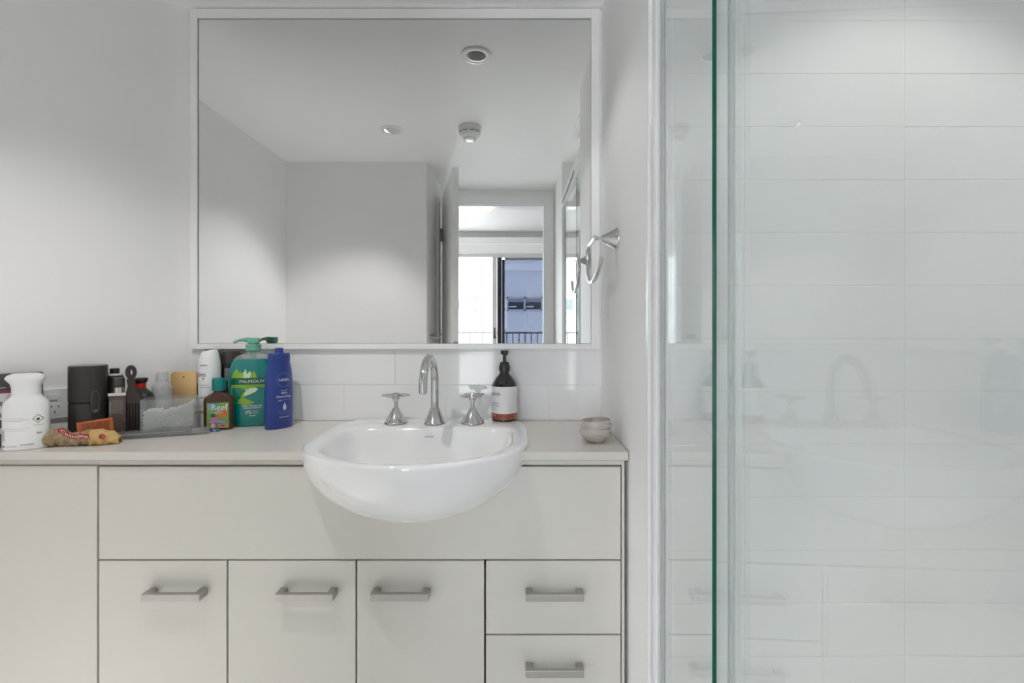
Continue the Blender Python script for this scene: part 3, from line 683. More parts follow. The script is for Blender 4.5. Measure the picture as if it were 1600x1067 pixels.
# sweets bag
bagz = 1.193
bg_ = put('snack_bag', 'crumpled beige snack bag with a red ribbon print, lying beside the white bottle', 'bag', 131.5, 1.192, 17)
def bag_r(s):   # s 0..1 along the bag -> (half depth, half height)
    K = [(0, .004, .006), (.04, .015, .0155), (.12, .0215, .0215), (.24, .0205, .0215), (.34, .018, .0165), (.5, .0215, .0175), (.64, .022, .0185), (.72, .022, .0185), (.8, .020, .0175), (.9, .017, .015), (1, .013, .008)]
    return interp(K, s, 1), interp(K, s, 2)
L_ = 0.160
def bag_pt(s, a, eps=0, rnd=True):
    d, h = bag_r(s); 
    w_ = 1 + (0.07 * math.sin(37 * s + 3 * a) + 0.06 * math.sin(61 * s - 5 * a + 1) + 0.04 * math.sin(113 * s + 9 * a)) * (1 if rnd else 0)
    y = -(d * w_ + eps) * math.cos(a); z = h + (h * w_ + eps) * math.sin(a)
    return (-L_ * 0.52 + L_ * s, y + 0.006 * math.sin(s * 6), max(0.0002, z + (0.004 * math.sin(s * PI * 1.4 + 2.4) if s < .5 else 0)))
def tubegrid(s0, s1, a0, a1, ns, na, eps, closed=False):
    v = [bag_pt(s0 + (s1 - s0) * i / ns, a0 + (a1 - a0) * j / na, eps) for i in range(ns + 1) for j in range(na + 1)]
    f = [(i * (na + 1) + j, (i + 1) * (na + 1) + j, (i + 1) * (na + 1) + j + 1, i * (na + 1) + j + 1) for i in range(ns) for j in range(na)]
    return MB().add(v, f)
tubegrid(0, 0.66, -PI, PI, 44, 36, 0).build('bag_body', mat('crinkled_wrap', (158, 138, 104), 0.3, noise=0.45, nscale=110, bump=0.6, coat=0.4), bg_, smooth=False)
tubegrid(0.64, 1.0, -PI, PI, 20, 28, 0.0007).build('folded_top', mat('paper_tan', (205, 172, 112), 0.5, noise=0.08, nscale=60, bump=0.3), bg_)
RED = mat('ribbon_red', (172, 38, 44), 0.4, noise=0.1)
v = []; f = []; NS = 30
for i in range(NS + 1):
    s = 0.20 + 0.46 * i / NS; a0 = 1.02 - 0.95 * (i / NS) ** 0.8
    for j in range(7): v.append(bag_pt(s, a0 - 0.10 + 0.62 * j / 6, 0.0010))
for i in range(NS):
    for j in range(6): f.append((i * 7 + j, (i + 1) * 7 + j, (i + 1) * 7 + j + 1, i * 7 + j + 1))
MB().add(v, f).build('red_ribbon', RED, bg_)
text('Columbine', 0.40, 0.36, 0.44, 0.0, lambda u, z: bag_pt(u, 1.02 - 0.95 * max(0, (u - 0.20) / 0.46) ** 0.8 + 0.2 + z, 0.0016), INKW, bg_)
v = [bag_pt(0.82, 0.32, 0.0016)] + [bag_pt(0.82 + 0.042 * math.cos(a / 20 * 2 * PI), 0.32 + 0.36 * math.sin(a / 20 * 2 * PI), 0.0016) for a in range(20)]
MB().add(v, [(0, 1 + i, 1 + (i + 1) % 20) for i in range(20)]).build('red_seal_print', RED, bg_)
for dx_ in (-0.012, 0.008):
    MB().add([bag_pt(0.82 + dx_ - 0.006, 0.12, 0.0022), bag_pt(0.82 + dx_ + 0.003, 0.12, 0.0022), bag_pt(0.82 + dx_ + 0.012, 0.5, 0.0022), bag_pt(0.82 + dx_ + 0.003, 0.5, 0.0022)], [(0, 1, 2, 3)]).build('white_stroke', INKW, bg_)

# black leather cylinder case
cy = put('cylinder_case', 'tall black leather cylinder case with a stitched tab', 'case', 138, 1.262, 36)
LEA = mat('black_leather', (0.034, 0.031, 0.029), 0.42, noise=0.3, nscale=200, bump=0.15)
R = 0.0395
MB().lathe([(R - 0.001, 0), (R, 0.001), (R, 0.0945), (R - 0.0015, 0.0958)], 56).build('body', LEA, cy, smooth=True)
MB().lathe([(R - 0.0030, 0.0950), (R - 0.0015, 0.0972), (R + 0.0004, 0.0985), (R + 0.0004, 0.189), (R - 0.001, 0.1905), (R - 0.003, 0.191)], 56).build('lid', LEA, cy, smooth=True)
MB().lathe([(R - 0.002, 0.1905), (R - 0.0025, 0.1916)], 56).build('lid_top', mat('grey_lid_top', (0.25, 0.245, 0.24), 0.5), cy)
fnc = cyl_front(R + 0.0012, math.radians(24))
def stad(r, u0, z0, z1, n=10): return [(u0 + r * math.cos(PI * k / n), z1 + r * math.sin(PI * k / n)) for k in range(n + 1)] + [(u0 - r * math.cos(PI * k / n), z0 - r * math.sin(PI * k / n)) for k in range(n + 1)]
o_ = stad(0.0095, 0, 0.078, 0.118); b = MB(); n = len(o_)
v = [fnc(*p) for p in o_]; c0, s0 = R + 0.003, math.radians(24)
f2 = cyl_front(R + 0.003, math.radians(24)); v += [f2(*p) for p in o_] + [f2(0, 0.098)]
MB().add(v, [(i, (i + 1) % n, n + (i + 1) % n, n + i) for i in range(n)] + [(2 * n, n + i, n + (i + 1) % n) for i in range(n)]).build('tab', LEA, cy)
i_ = stad(0.0075, 0, 0.078, 0.118); f3 = cyl_front(R + 0.0036, math.radians(24))
MB().tube([f3(*p) for p in i_ + [i_[0]]], 0.0004, 5).build('stitching', mat('grey_thread', (0.16, 0.16, 0.16), 0.6), cy)
sp = f3(0, 0.076)
MB().lathe([(0.0055, 0), (0.005, 0.0015), (0.002, 0.002)], 18).build('snap_stud', mat('dark_metal', (0.12, 0.12, 0.12), 0.25, metal=1), cy, loc=sp, rot=(PI / 2, 0, math.radians(24)), smooth=True)

# comb
cb = put('comb', 'orange tortoiseshell comb standing against the black case', 'comb', 153, 1.222, 30)
OR = mat('tortoiseshell', (188, 98, 48), 0.35, noise=0.25, nscale=40)
cb.rotation_euler = (math.radians(-6), math.radians(-6), math.radians(30))
MB().box(-0.037, 0.034, -0.0015, 0.0015, 0.050, 0.056).build('spine', OR, cb, bevel=0.0006)
MB().box(-0.037, -0.028, -0.0014, 0.0014, 0.008, 0.051).build('end_guard', OR, cb, bevel=0.0006)
MB().box(0.029, 0.034, -0.0014, 0.0014, 0.008, 0.051).build('end_guard', OR, cb, bevel=0.0006)
b = MB()
for k in range(18): x = -0.0272 + k * 0.0032; b.box(x, x + 0.0018, -0.001, 0.001, 0.010, 0.0505)
t = b.build('teeth', mat('tortoiseshell_teeth', (186, 100, 56), 0.4, noise=0.25, nscale=40), cb); t['kind'] = 'stuff'
MB().box(-0.037, 0.034, -0.0012, 0.0012, 0.006, 0.0105).build('tooth_guard', OR, cb)

# black aerosol can
ca = put('aerosol_can', 'slim black aerosol can with a white collar ring behind the square bottle', 'can', 179, 1.318)
MB().lathe([(0.021, 0), (0.0225, 0.002), (0.0225, 0.138), (0.021, 0.150), (0.0185, 0.158)], 36).build('body', mat('black_gloss', (0.02, 0.02, 0.02), 0.2), ca, smooth=True)
MB().lathe([(0.0185, 0.158), (0.020, 0.1595), (0.020, 0.162), (0.0185, 0.164)], 36).build('collar_ring', mat('pale_grey_plastic', (0.6, 0.6, 0.59), 0.4), ca, smooth=True)
MB().lathe([(0.0115, 0.163), (0.0108, 0.1665), (0.0108, 0.177), (0.0095, 0.178)], 30).build('spray_button', BLACKP, ca, smooth=True)

# square perfume bottle
sq = put('perfume_bottle', 'square dark glass perfume bottle with a silver collar and black cap', 'bottle', 185.5, 1.283, 24)
SMO = mat('smoked_glass', (74, 62, 58), 0.08, noise=0.15, nscale=12, coat=0.6)
MB().box(-0.019, 0.019, -0.014, 0.014, 0.0, 0.109).build('body', SMO, sq, bevel=0.003)
MB().box(-0.0125, 0.0135, -0.0152, -0.0138, 0.012, 0.1).build('facet', mat('smoked_glass_facet', (96, 84, 78), 0.06, coat=0.6), sq, bevel=0.0012)
MB().box(-0.0145, -0.0132, -0.0156, -0.0140, 0.025, 0.095).build('highlight_bevel', mat('pale_bevel', (176, 166, 160), 0.15), sq)
SIL = mat('silver_collar', (0.72, 0.70, 0.68), 0.25, metal=0.9)
MB().box(-0.0196, 0.0196, -0.0146, 0.0146, 0.109, 0.117).build('collar', SIL, sq, bevel=0.0008)
MB().lathe([(0.0115, 0.117), (0.0115, 0.131)], 30).build('neck_ring', SIL, sq, smooth=True)
MB().lathe([(0.0132, 0.131), (0.0135, 0.1325), (0.0135, 0.153), (0.0125, 0.156), (0.011, 0.1565)], 30).build('cap', mat('charcoal_cap', (0.045, 0.042, 0.040), 0.3), sq, smooth=True)

# black and red bottle
rb = put('black_bottle', 'round-shouldered black bottle with a red band below its cap', 'bottle', 219, 1.352)
MB().lathe([(0.032, 0), (0.034, 0.003), (0.0345, 0.085), (0.0335, 0.094), (0.028, 0.105), (0.018, 0.115), (0.0135, 0.121)], 44).build('body', mat('black_gloss', (0.02, 0.02, 0.02), 0.2), rb, smooth=True)
MB().lathe([(0.0135, 0.121), (0.0135, 0.1345)], 36).build('red_band', mat('red_band', (190, 26, 34), 0.3), rb, smooth=True)
MB().lathe([(0.0145, 0.1345), (0.0175, 0.139), (0.0185, 0.146), (0.0175, 0.148), (0.014, 0.1487)], 36).build('cap', BLACKP, rb, smooth=True)

# hair pick
hp = put('hair_pick', 'dark brown afro pick comb standing upright with a looped handle', 'comb', 207.8, 1.289, 14)
PK = mat('dark_brown_plastic', (50, 40, 36), 0.4)
k_ = 1.289 / F
zt = lambda py: H(py, 1.289) - CT
px_ = lambda p_: (p_ - 207.8) * k_
N_ = 32
b = MB(); cz0 = zt(581.5); cxo = px_(205.2)
v = []; f = []
for i in range(N_):
    a = 2 * PI * i / N_
    ro, ri = (0.0128, 0.0192), (0.0036, 0.0075)
    for (rx, rz_) in (ro, ri):
        for yy in (-0.004, 0.004):
            v.append((cxo + rx * math.cos(a) + (0.001 if rx < 0.01 else 0), yy * (1 if rx < 0.01 else 0.7), cz0 + rz_ * math.sin(a)))
for i in range(N_):
    a, c = 4 * i, 4 * ((i + 1) % N_)
    f += [(a, c, c + 2, a + 2), (a + 1, a + 3, c + 3, c + 1), (a, a + 1, c + 1, c), (a + 2, c + 2, c + 3, a + 3)]
b.add(v, f)
nk = [(px_(199.5), zt(592)), (px_(201.5), zt(603)), (px_(199.5), zt(611)), (px_(197), zt(619)), (px_(196.8), zt(630)), (px_(219.5), zt(630)), (px_(219), zt(621)), (px_(214.5), zt(613)), (px_(211.2), zt(604)), (px_(210.8), zt(592))]
b.prism(nk, 'y', -0.004, 0.004)
b.build('grip', PK, hp, bevel=0.0012)
for k in range(6):
    x0 = px_(196.8 + k * 3.95); x1 = x0 + 0.0047
    sh = (k - 2.5) * 0.0005
    MB().prism([(x0, zt(629)), (x1, zt(629)), (x1 + sh - 0.0006, 0.008), ((x0 + x1) / 2 + sh, 0.0005), (x0 + sh + 0.0006, 0.008)], 'y', -0.0035, 0.0035).build('tooth', PK, hp, bevel=0.0008)

# frosted clear bottle
fb = put('frosted_bottle', 'translucent frosted bottle standing behind the cotton bud box', 'bottle', 253.5, 1.405)
FRO = thin_glass('frosted_plastic', (0.80, 0.815, 0.82), milk=0.42)
MB().lathe([(0.026, 0), (0.027, 0.002), (0.027, 0.11), (0.025, 0.12), (0.017, 0.131), (0.0145, 0.134)], 40).build('body', FRO, fb, smooth=True)
MB().lathe([(0.0155, 0.134), (0.0148, 0.157), (0.0135, 0.160)], 36).build('cap', FRO, fb, smooth=True)

# gold bottle
gb = put('gold_bottle', 'gold ingot-shaped perfume bottle with dark sides beside the white aerosol', 'bottle', 289.7, 1.438, 14)
GOLD = mat('gold_plate', (236, 196, 142), 0.28, metal=0.7, noise=0.06)
hg_ = H(579.6, 1.438) - CT; hw_ = 0.0345
gf = [(-hw_, 0.0), (hw_, 0.0), (hw_, hg_ - 0.009), (hw_ - 0.003, hg_ - 0.003), (hw_ - 0.010, hg_), (-hw_ + 0.010, hg_), (-hw_ + 0.003, hg_ - 0.003), (-hw_, hg_ - 0.009)]
MB().prism(gf, 'y', -0.012, -0.006).build('gold_front', GOLD, gb, bevel=0.0015)
MB().prism([(x * 1.03, z * 0.76) for x, z in gf], 'y', -0.0058, 0.012).build('glass_back', mat('amber_dark_glass', (60, 38, 26), 0.1), gb, bevel=0.001)
MB().lathe([(0.0022, 0), (0.0022, 0.0008)], 16).build('spray_hole', BLACKP, gb, loc=(0.0, -0.0118, hg_ - 0.0165), rot=(PI / 2, 0, 0))

# white deodorant can
wd = put('deodorant_can', 'white deodorant can with a slanted cap and thin grey lettering', 'can', 327.8, 1.412, 32)
MB().lathe([(0.027, 0), (0.029, 0.002), (0.029, 0.178), (0.0285, 0.184)], 44).build('body', WHITEP, wd, smooth=True)
zt2 = H(545, 1.412) - CT
b = MB(); v = []; n = 44
for r, z, sl_k in ((0.0275, 0.184, 0), (0.0265, 0.196, 0), (0.0215, zt2 - 0.010, 0.35), (0.0185, zt2 - 0.004, 0.45)):
    for k in range(n):
        a = 2 * PI * k / n; x, y = r * math.cos(a), r * math.sin(a)
        v.append((x, y, z + sl_k * (0.35 * x - 0.12 * y)))
f = [(j * n + k, j * n + (k + 1) % n, (j + 1) * n + (k + 1) % n, (j + 1) * n + k) for j in range(3) for k in range(n)] + [tuple(range(3 * n, 4 * n)), tuple(range(n - 1, -1, -1))]
b.add(v, f).build('cap', WHITEP, wd, smooth=True)
cf = cyl_front(0.0292)
GI = mat('thin_grey_ink', (96, 96, 98), 0.6)
phi0 = -0.031
text('Dove', 0.034, 0.015, phi0 + 0.004, H(584.5, 1.39) - CT, cf, GI, wd)
poly([(phi0 + 0.0145 + 0.002 * math.cos(a), H(591.5, 1.39) - CT + 0.0032 * math.sin(a)) for a in [k * PI / 6 for k in range(12)]], cf, GI, wd, 'drop_symbol')
patch(-0.026, -0.006, H(571.5, 1.39) - CT, H(569.5, 1.39) - CT, cf, GREY, wd, 'print_line'); patch(-0.028, 0.002, H(605.5, 1.39) - CT, H(604.8, 1.39) - CT, cf, GREY, wd, 'print_line')
patch(-0.028, -0.002, H(602, 1.39) - CT, H(601.2, 1.39) - CT, cf, GREY, wd, 'print_line')
patch(-0.030, -0.014, H(645, 1.39) - CT, H(641.5, 1.39) - CT, cf, GREY, wd, 'print_line')
ringpoly(-0.019, H(628, 1.39) - CT, 0.013, 0.0008, cf, GI, wd)
patch(-0.031, 0.012, H(620, 1.39) - CT, H(619.5, 1.39) - CT, cf, GREY, wd, 'print_line')

# black bottles behind
bb1 = put('shampoo_bottle', 'black bottle hidden behind the white deodorant can', 'bottle', 332, 1.469)
MB().loft([(0, 0.0245, 0.022), (0.002, 0.026, 0.0235), (0.165, 0.0265, 0.0235), (0.178, 0.025, 0.022)], 36).build('body', mat('black_gloss', (0.02, 0.02, 0.02), 0.2), bb1, smooth=True)
MB().loft([(0.178, 0.0262, 0.0232), (0.212, 0.0262, 0.0232), (0.2195, 0.0235, 0.0215), (0.222, 0.0205, 0.019)], 36).build('cap', mat('charcoal_cap', (0.045, 0.042, 0.040), 0.3), bb1, smooth=True)
bb2 = put('shampoo_bottle', 'black bottle with a charcoal cap and small white print left of the green soap', 'bottle', 359.5, 1.463, 26)
lv2 = [(0, 0.024, 0.022), (0.002, 0.0265, 0.024), (0.165, 0.027, 0.024), (0.18, 0.0255, 0.0225)]
MB().loft(lv2, 36).build('body', mat('black_gloss', (0.02, 0.02, 0.02), 0.2), bb2, smooth=True)
MB().loft([(0.18, 0.028, 0.0245), (0.186, 0.0285, 0.025), (0.210, 0.0285, 0.025), (0.2175, 0.025, 0.023), (0.2195, 0.0215, 0.020)], 36).build('cap', mat('charcoal_cap', (0.045, 0.042, 0.040), 0.3), bb2, smooth=True)
s2f = oval_front(lv2, 0.0004)
for k in range(9): patch(-0.0125, 0.006 - 0.002 * (k % 3), 0.165 - k * 0.0042, 0.1662 - k * 0.0042, s2f, INKW, bb2, 'print_line', nz=1)
patch(-0.0005, 0.010, 0.068, 0.0685, s2f, INKW, bb2, 'print_line', nz=1)

# brown tanning-oil bottle
rf = put('tanning_oil_bottle', 'flat brown oil bottle with a teal cap and colourful label', 'bottle', 342.3, 1.372, 17)
BRN = mat('brown_plastic', (72, 38, 30), 0.22, noise=0.08, coat=0.3)
lv3 = [(0, 0.0345, 0.0145, 3), (0.002, 0.0365, 0.0165, 3), (0.006, 0.0372, 0.017, 3), (0.084, 0.0378, 0.017, 3), (0.092, 0.035, 0.0165, 3), (0.100, 0.024, 0.0145, 2.5), (0.107, 0.013, 0.0115, 2), (0.112, 0.0115, 0.0115, 2)]
MB().loft(lv3, 56).build('body', BRN, rf, smooth=True)
MB().lathe([(0.0165, 0.1105), (0.0172, 0.1115), (0.0172, 0.143), (0.0162, 0.1455), (0.0145, 0.146)], 44).build('cap', mat('teal_cap', (0, 126, 122), 0.3), rf, smooth=True)
r3 = oval_front(lv3, 0.0005, 3)
LW = 0.0285
patch(-LW + 0.002, LW - 0.0005, 0.0065, 0.078, r3, mat('label_green', (118, 160, 62), 0.45, noise=0.3, nscale=70), rf, 'label', nu=16, nz=6)
def dab(cx, cz, a, c, rgb, nm='label_print', lift=0.0003, rot=0):
    pts = []
    for k in range(18):
        t = 2 * PI * k / 18; x, y = a * math.cos(t), c * math.sin(t)
        pts.append((cx + x * math.cos(rot) - y * math.sin(rot), cz + x * math.sin(rot) + y * math.cos(rot)))
    return poly(pts, r3, mat('print_%d_%d_%d' % rgb, rgb, 0.45), rf, nm, lift)
dab(-0.0165, 0.067, 0.0085, 0.0095, (120, 172, 190)); dab(-0.003, 0.074, 0.0075, 0.0035, (60, 160, 160)); dab(0.004, 0.058, 0.010, 0.006, (168, 166, 190)); dab(-0.006, 0.0565, 0.005, 0.004, (52, 160, 158))
dab(-0.004, 0.050, 0.013, 0.0035, (176, 178, 84)); dab(-0.0105, 0.0425, 0.0072, 0.0065, (20, 108, 108), lift=0.0006); dab(0.0125, 0.0425, 0.011, 0.0065, (222, 108, 60), lift=0.0006)
dab(-0.007, 0.033, 0.0105, 0.0045, (226, 112, 158), lift=0.0008); dab(0.002, 0.0245, 0.0245, 0.0042, (96, 120, 190), lift=0.0009, rot=0.08); dab(-0.010, 0.0145, 0.0095, 0.0078, (180, 84, 60), lift=0.0009)
dab(-0.010, 0.0135, 0.006, 0.0062, (222, 190, 176), lift=0.0012); dab(0.013, 0.0135, 0.010, 0.006, (214, 120, 104), lift=0.0009); dab(0.014, 0.0135, 0.006, 0.0025, (60, 110, 96), lift=0.0012)
dab(0.0225, 0.062, 0.004, 0.010, (190, 176, 110)); dab(0.021, 0.050, 0.003, 0.010, (206, 96, 60))
lift = lambda d: (lambda u, z: tuple((r3(u, z)[0], r3(u, z)[1] - d, r3(u, z)[2])))
text('Reef', 0.0420, 0.0200, 0.0068, 0.0645, lift(0.0010), INK, rf)
text('Reef', 0.0400, 0.0180, 0.0064, 0.0650, lift(0.0014), INKW, rf)
text('SUN TAN', 0.020, 0.0045, 0.004, 0.0500, lift(0.0010), mat('print_gold', (222, 196, 110), 0.4), rf)
text('COCONUT', 0.0400, 0.0042, 0.0, 0.0252, lift(0.0014), INKW, rf)
text('OIL', 0.0085, 0.0048, -0.0100, 0.0195, lift(0.0017), INKW, rf)

# green hand soap with pump
gs = put('hand_soap', 'teal liquid hand soap bottle with a mint pump and lime leaf label', 'bottle', 396, 1.432, 15)
TEAL = mat('teal_liquid', (0, 128, 124), 0.12, noise=0.06, nscale=10, coat=0.5)
q_ = 1.432 / F
lv4 = [(0, 0.047, 0.020, 2.4), (0.002, 0.050, 0.0235, 2.4), (0.008, 0.0535, 0.026, 2.4), (0.03, 0.060, 0.027, 2.4), (0.07, 0.0655, 0.0275, 2.4), (0.115, 0.0672, 0.0275, 2.4), (0.145, 0.0665, 0.0265, 2.4), (0.168, 0.0635, 0.0255, 2.4), (0.186, 0.0575, 0.024, 2.4), (0.196, 0.052, 0.0225, 2.4)]
MB().loft(lv4, 64).build('body', TEAL, gs, smooth=True)
CLR = thin_glass('clear_shoulder', (0.86, 0.90, 0.90), milk=0.2)
MB().loft([(0.196, 0.052, 0.0225, 2.4), (0.204, 0.044, 0.020, 2.3), (0.210, 0.030, 0.017, 2.2), (0.2135, 0.016, 0.0145), (0.219, 0.0145, 0.014)], 56).build('shoulder', CLR, gs, smooth=True)
MINT = mat('mint_plastic', (112, 176, 152), 0.35, noise=0.04)
MB().lathe([(0.008, 0.197), (0.008, 0.219)], 24).build('pump_tube', MINT, gs, smooth=True)
MB().lathe([(0.018, 0.219), (0.0205, 0.222), (0.0205, 0.2325), (0.0215, 0.2335), (0.0215, 0.238), (0.018, 0.2395), (0.010, 0.2405)], 40).build('pump_collar', MINT, gs, smooth=True)
MB().loft([(0.2405, 0.012, 0.0115, 3), (0.243, 0.0155, 0.013, 3.5), (0.254, 0.0165, 0.0135, 3.5), (0.2585, 0.0150, 0.012, 3)], 36).tube(smoothpath([(-0.006, 0, 0.252), (-0.025, 0, 0.2525), (-0.040, -0.001, 0.2505), (-0.052, -0.002, 0.2445)], 5), [0.007] * 5 + [0.0048] * 5 + [0.0035] * 6, 12).build('pump_head', MINT, gs, smooth=True)
g4 = oval_front(lv4, 0.0006, 2.4)
LIME = mat('lime_print', (140, 182, 58), 0.4, noise=0.12, nscale=60)
DKG = mat('dark_green_print', (8, 98, 74), 0.4)
patch(-0.053, 0.05, H(600.6, 1.41) - CT, H(590.2, 1.41) - CT, g4, DKG, gs, 'brand_band', nu=24)
zb1 = H(600.6, 1.41) - CT
patch(-0.053, 0.05, zb1 - 0.008, zb1, g4, LIME, gs, 'label', nu=24)
poly([(-0.053, zb1 - 0.007), (-0.053, zb1 - 0.035), (-0.049, zb1 - 0.052), (-0.030, zb1 - 0.055), (-0.013, zb1 - 0.060), (0.010, zb1 - 0.052), (-0.008, zb1 - 0.052), (-0.022, zb1 - 0.050), (-0.036, zb1 - 0.046), (-0.020, zb1 - 0.032), (0.004, zb1 - 0.018), (0.016, zb1 - 0.0075), (-0.02, zb1 - 0.007)], g4, LIME, gs, 'leaf_print')
for (x, z, dx_, dz_, wd_, mm) in ((-0.047, 1, 0.010, 0.028, 0.007, LIME), (-0.040, 1, 0.012, 0.021, 0.006, LIME), (-0.028, 1, 0.013, 0.022, 0.006, LIME), (-0.018, 1, 0.004, 0.027, 0.007, mat('cream_print', (206, 222, 190), 0.4)),
                            (-0.010, 1, 0.008, 0.020, 0.007, MATS['cream_print']), (0.002, 1, 0.006, 0.021, 0.005, LIME), (-0.034, 1, -0.004, 0.017, 0.005, LIME), (0.010, 1, 0.001, 0.016, 0.005, LIME)):
    z0 = H(590.2, 1.41) - CT
    poly([(x - wd_, z0), (x + wd_, z0), (x + dx_ + wd_ * 0.4, z0 + dz_ * 0.6), (x + dx_, z0 + dz_), (x + dx_ * 0.4 - wd_ * 0.6, z0 + dz_ * 0.55)], g4, mm, gs, 'leaf_print', 0.0002)
poly([(-0.014, zb1 - 0.013), (-0.004, zb1 - 0.0095), (0.012, zb1 - 0.0095), (0.020, zb1 - 0.012), (0.012, zb1 - 0.021), (-0.002, zb1 - 0.028), (-0.020, zb1 - 0.034)], g4, MATS['cream_print'], gs, 'leaf_print', 0.0004)
poly([(-0.020, zb1 - 0.012), (-0.003, zb1 - 0.010), (-0.012, zb1 - 0.018), (-0.025, zb1 - 0.029), (-0.041, zb1 - 0.038), (-0.034, zb1 - 0.024)], g4, mat('mid_green_print', (52, 128, 60), 0.4), gs, 'leaf_print', 0.0005)
poly([(-0.05, zb1 - 0.047), (-0.045, zb1 - 0.030), (-0.038, zb1 - 0.036), (-0.04, zb1 - 0.044)], g4, MATS['mid_green_print'], gs, 'leaf_print', 0.0005)
text('PALMOLIVE', 0.072, 0.0082, -0.030, H(595.4, 1.41) - CT, lambda u, z: (g4(u, z)[0], g4(u, z)[1] - 0.0006, z), INKW, gs, align='L')
text('NATURALS', 0.044, 0.0035, -0.014, zb1 - 0.004, lambda u, z: (g4(u, z)[0], g4(u, z)[1] - 0.0006, z), DKG, gs, align='L')
text('Sea Minerals', 0.052, 0.0062, -0.0225, H(634.2, 1.40) - CT, g4, INKW, gs, align='L')
patch(-0.020, 0.027, H(638.3, 1.40) - CT, H(637.4, 1.40) - CT, g4, INKW, gs, 'print_line')
text('0%', 0.0155, 0.010, -0.014, H(644.3, 1.40) - CT, g4, INKW, gs, align='L')
for k in range(4): patch(0.004, 0.020 - 0.002 * (k % 2), H(641.5 + 1.7 * k, 1.40) - CT - 0.0005, H(641.5 + 1.7 * k, 1.40) - CT, g4, INKW, gs, 'print_line', nz=1)
patch(-0.005, 0.013, H(650.4, 1.40) - CT, H(649.8, 1.40) - CT, g4, INKW, gs, 'print_line', nz=1)

# blue lotion bottle
nv = put('lotion_bottle', 'dark blue body lotion bottle with white lettering beside the green soap', 'bottle', 436, 1.398, 60)
BLU = mat('blue_plastic', (32, 58, 138), 0.28, noise=0.05, nscale=8, coat=0.25)
lv5 = [(0, 0.0385, 0.0225), (0.0015, 0.0405, 0.0245), (0.005, 0.0415, 0.0255), (0.07, 0.0415, 0.0258), (0.13, 0.0405, 0.025), (0.165, 0.0375, 0.0235), (0.184, 0.0335, 0.022), (0.190, 0.031, 0.021)]
MB().loft(lv5, 64).build('body', BLU, nv, smooth=True)
MB().loft([(0.190, 0.0325, 0.0215), (0.205, 0.0325, 0.0215), (0.2125, 0.0318, 0.0205), (0.2150, 0.029, 0.019)], 48).lathe([(0.0125, 0.2150), (0.0112, 0.2175), (0.0108, 0.2285), (0.0095, 0.2300)], 30).build('cap', BLU, nv, smooth=True)
n5 = oval_front(lv5, 0.0005)
n5b = lambda u, z: (n5(u, z)[0], n5(u, z)[1] - 0.0005, z)
RIM = mat('silver_blue_print', (120, 140, 196), 0.4)
ringpoly(-0.001, H(593.5, 1.38) - CT, 0.0205, 0.0008, n5, RIM, nv)
text('NIVEA', 0.0300, 0.0078, -0.0005, H(593.5, 1.38) - CT, n5b, INKW, nv)
text('BODY LOTION', 0.018, 0.0026, -0.001, H(610, 1.38) - CT, n5b, INKW, nv)
text('Rich', 0.0165, 0.0068, -0.001, H(613.8, 1.38) - CT, n5b, INKW, nv)
text('Nourishing', 0.042, 0.0078, -0.001, H(619.8, 1.38) - CT, n5b, INKW, nv)
text('48h', 0.0120, 0.0040, -0.013, H(625.2, 1.38) - CT, n5b, mat('pink_ink', (226, 180, 200), 0.5), nv)
patch(-0.005, 0.018, H(624.6, 1.38) - CT, H(624, 1.38) - CT, n5, RIM, nv, 'print_line', nz=1)
dz0 = H(635, 1.38) - CT
poly([(0, dz0 + 0.012), (0.003, dz0 + 0.005), (0.0055, dz0), (0.0055, dz0 - 0.005), (0.003, dz0 - 0.0095), (0, dz0 - 0.011), (-0.003, dz0 - 0.0095), (-0.0055, dz0 - 0.005), (-0.0055, dz0), (-0.003, dz0 + 0.005)], n5, mat('pale_print', (196, 202, 222), 0.4), nv, 'drop_print')
for k, (a, c) in enumerate(((-0.022, 0.02), (-0.020, 0.022), (-0.014, 0.018), (-0.012, 0.014))): patch(a, c, H(641.5 + k * 2.3, 1.38) - CT, H(641.5 + k * 2.3, 1.38) - CT + 0.0006, n5, RIM, nv, 'print_line', nz=1)
text('MINERALS', 0.030, 0.0028, 0.0, H(651.5, 1.38) - CT, n5b, INKW, nv)

# cotton bud box with its buds
cbx = thing('cotton_bud_box', 'clear acrylic box holding white cotton buds', 'box', (X(218.5, 1.272), 1.272, CT), math.radians(24))
W_, D_, H_ = 0.1215, 0.055, 0.099; t_ = 0.0018
b = MB(); b.box(0, W_, 0, t_, 0, H_ - 0.002).box(0, W_, D_ - t_, D_, 0, H_).box(0, t_, t_, D_ - t_, 0, H_ - 0.001).box(W_ - t_, W_, t_, D_ - t_, 0, H_).box(t_, W_ - t_, t_, D_ - t_, 0, t_)
b.build('clear_box', CLEARP, cbx)
b = MB(); cnt = 0
def bud(b, x, z, y0, y1, jx, jz):
    n = 6; v = []; rings_ = ((0.0006, 0.0), (0.0024, 0.0015), (0.0026, 0.006), (0.0012, 0.011), (0.0012, 1 - 0.0)); L = y1 - y0
    ys = [y0, y0 + 0.0012, y0 + 0.006, y0 + 0.012, y1 - 0.012, y1 - 0.006, y1 - 0.0012, y1]; rs = [0.0008, 0.0023, 0.0026, 0.0012, 0.0012, 0.0026, 0.0023, 0.0008]
    for yy, r in zip(ys, rs):
        k = (yy - y0) / L
        for i in range(n): a = 2 * PI * i / n; v.append((x + jx * k + r * math.cos(a), yy, z + jz * k + r * math.sin(a)))
    f = [(j * n + i, j * n + (i + 1) % n, (j + 1) * n + (i + 1) % n, (j + 1) * n + i) for j in range(len(ys) - 1) for i in range(n)]
    b.add(v, f)
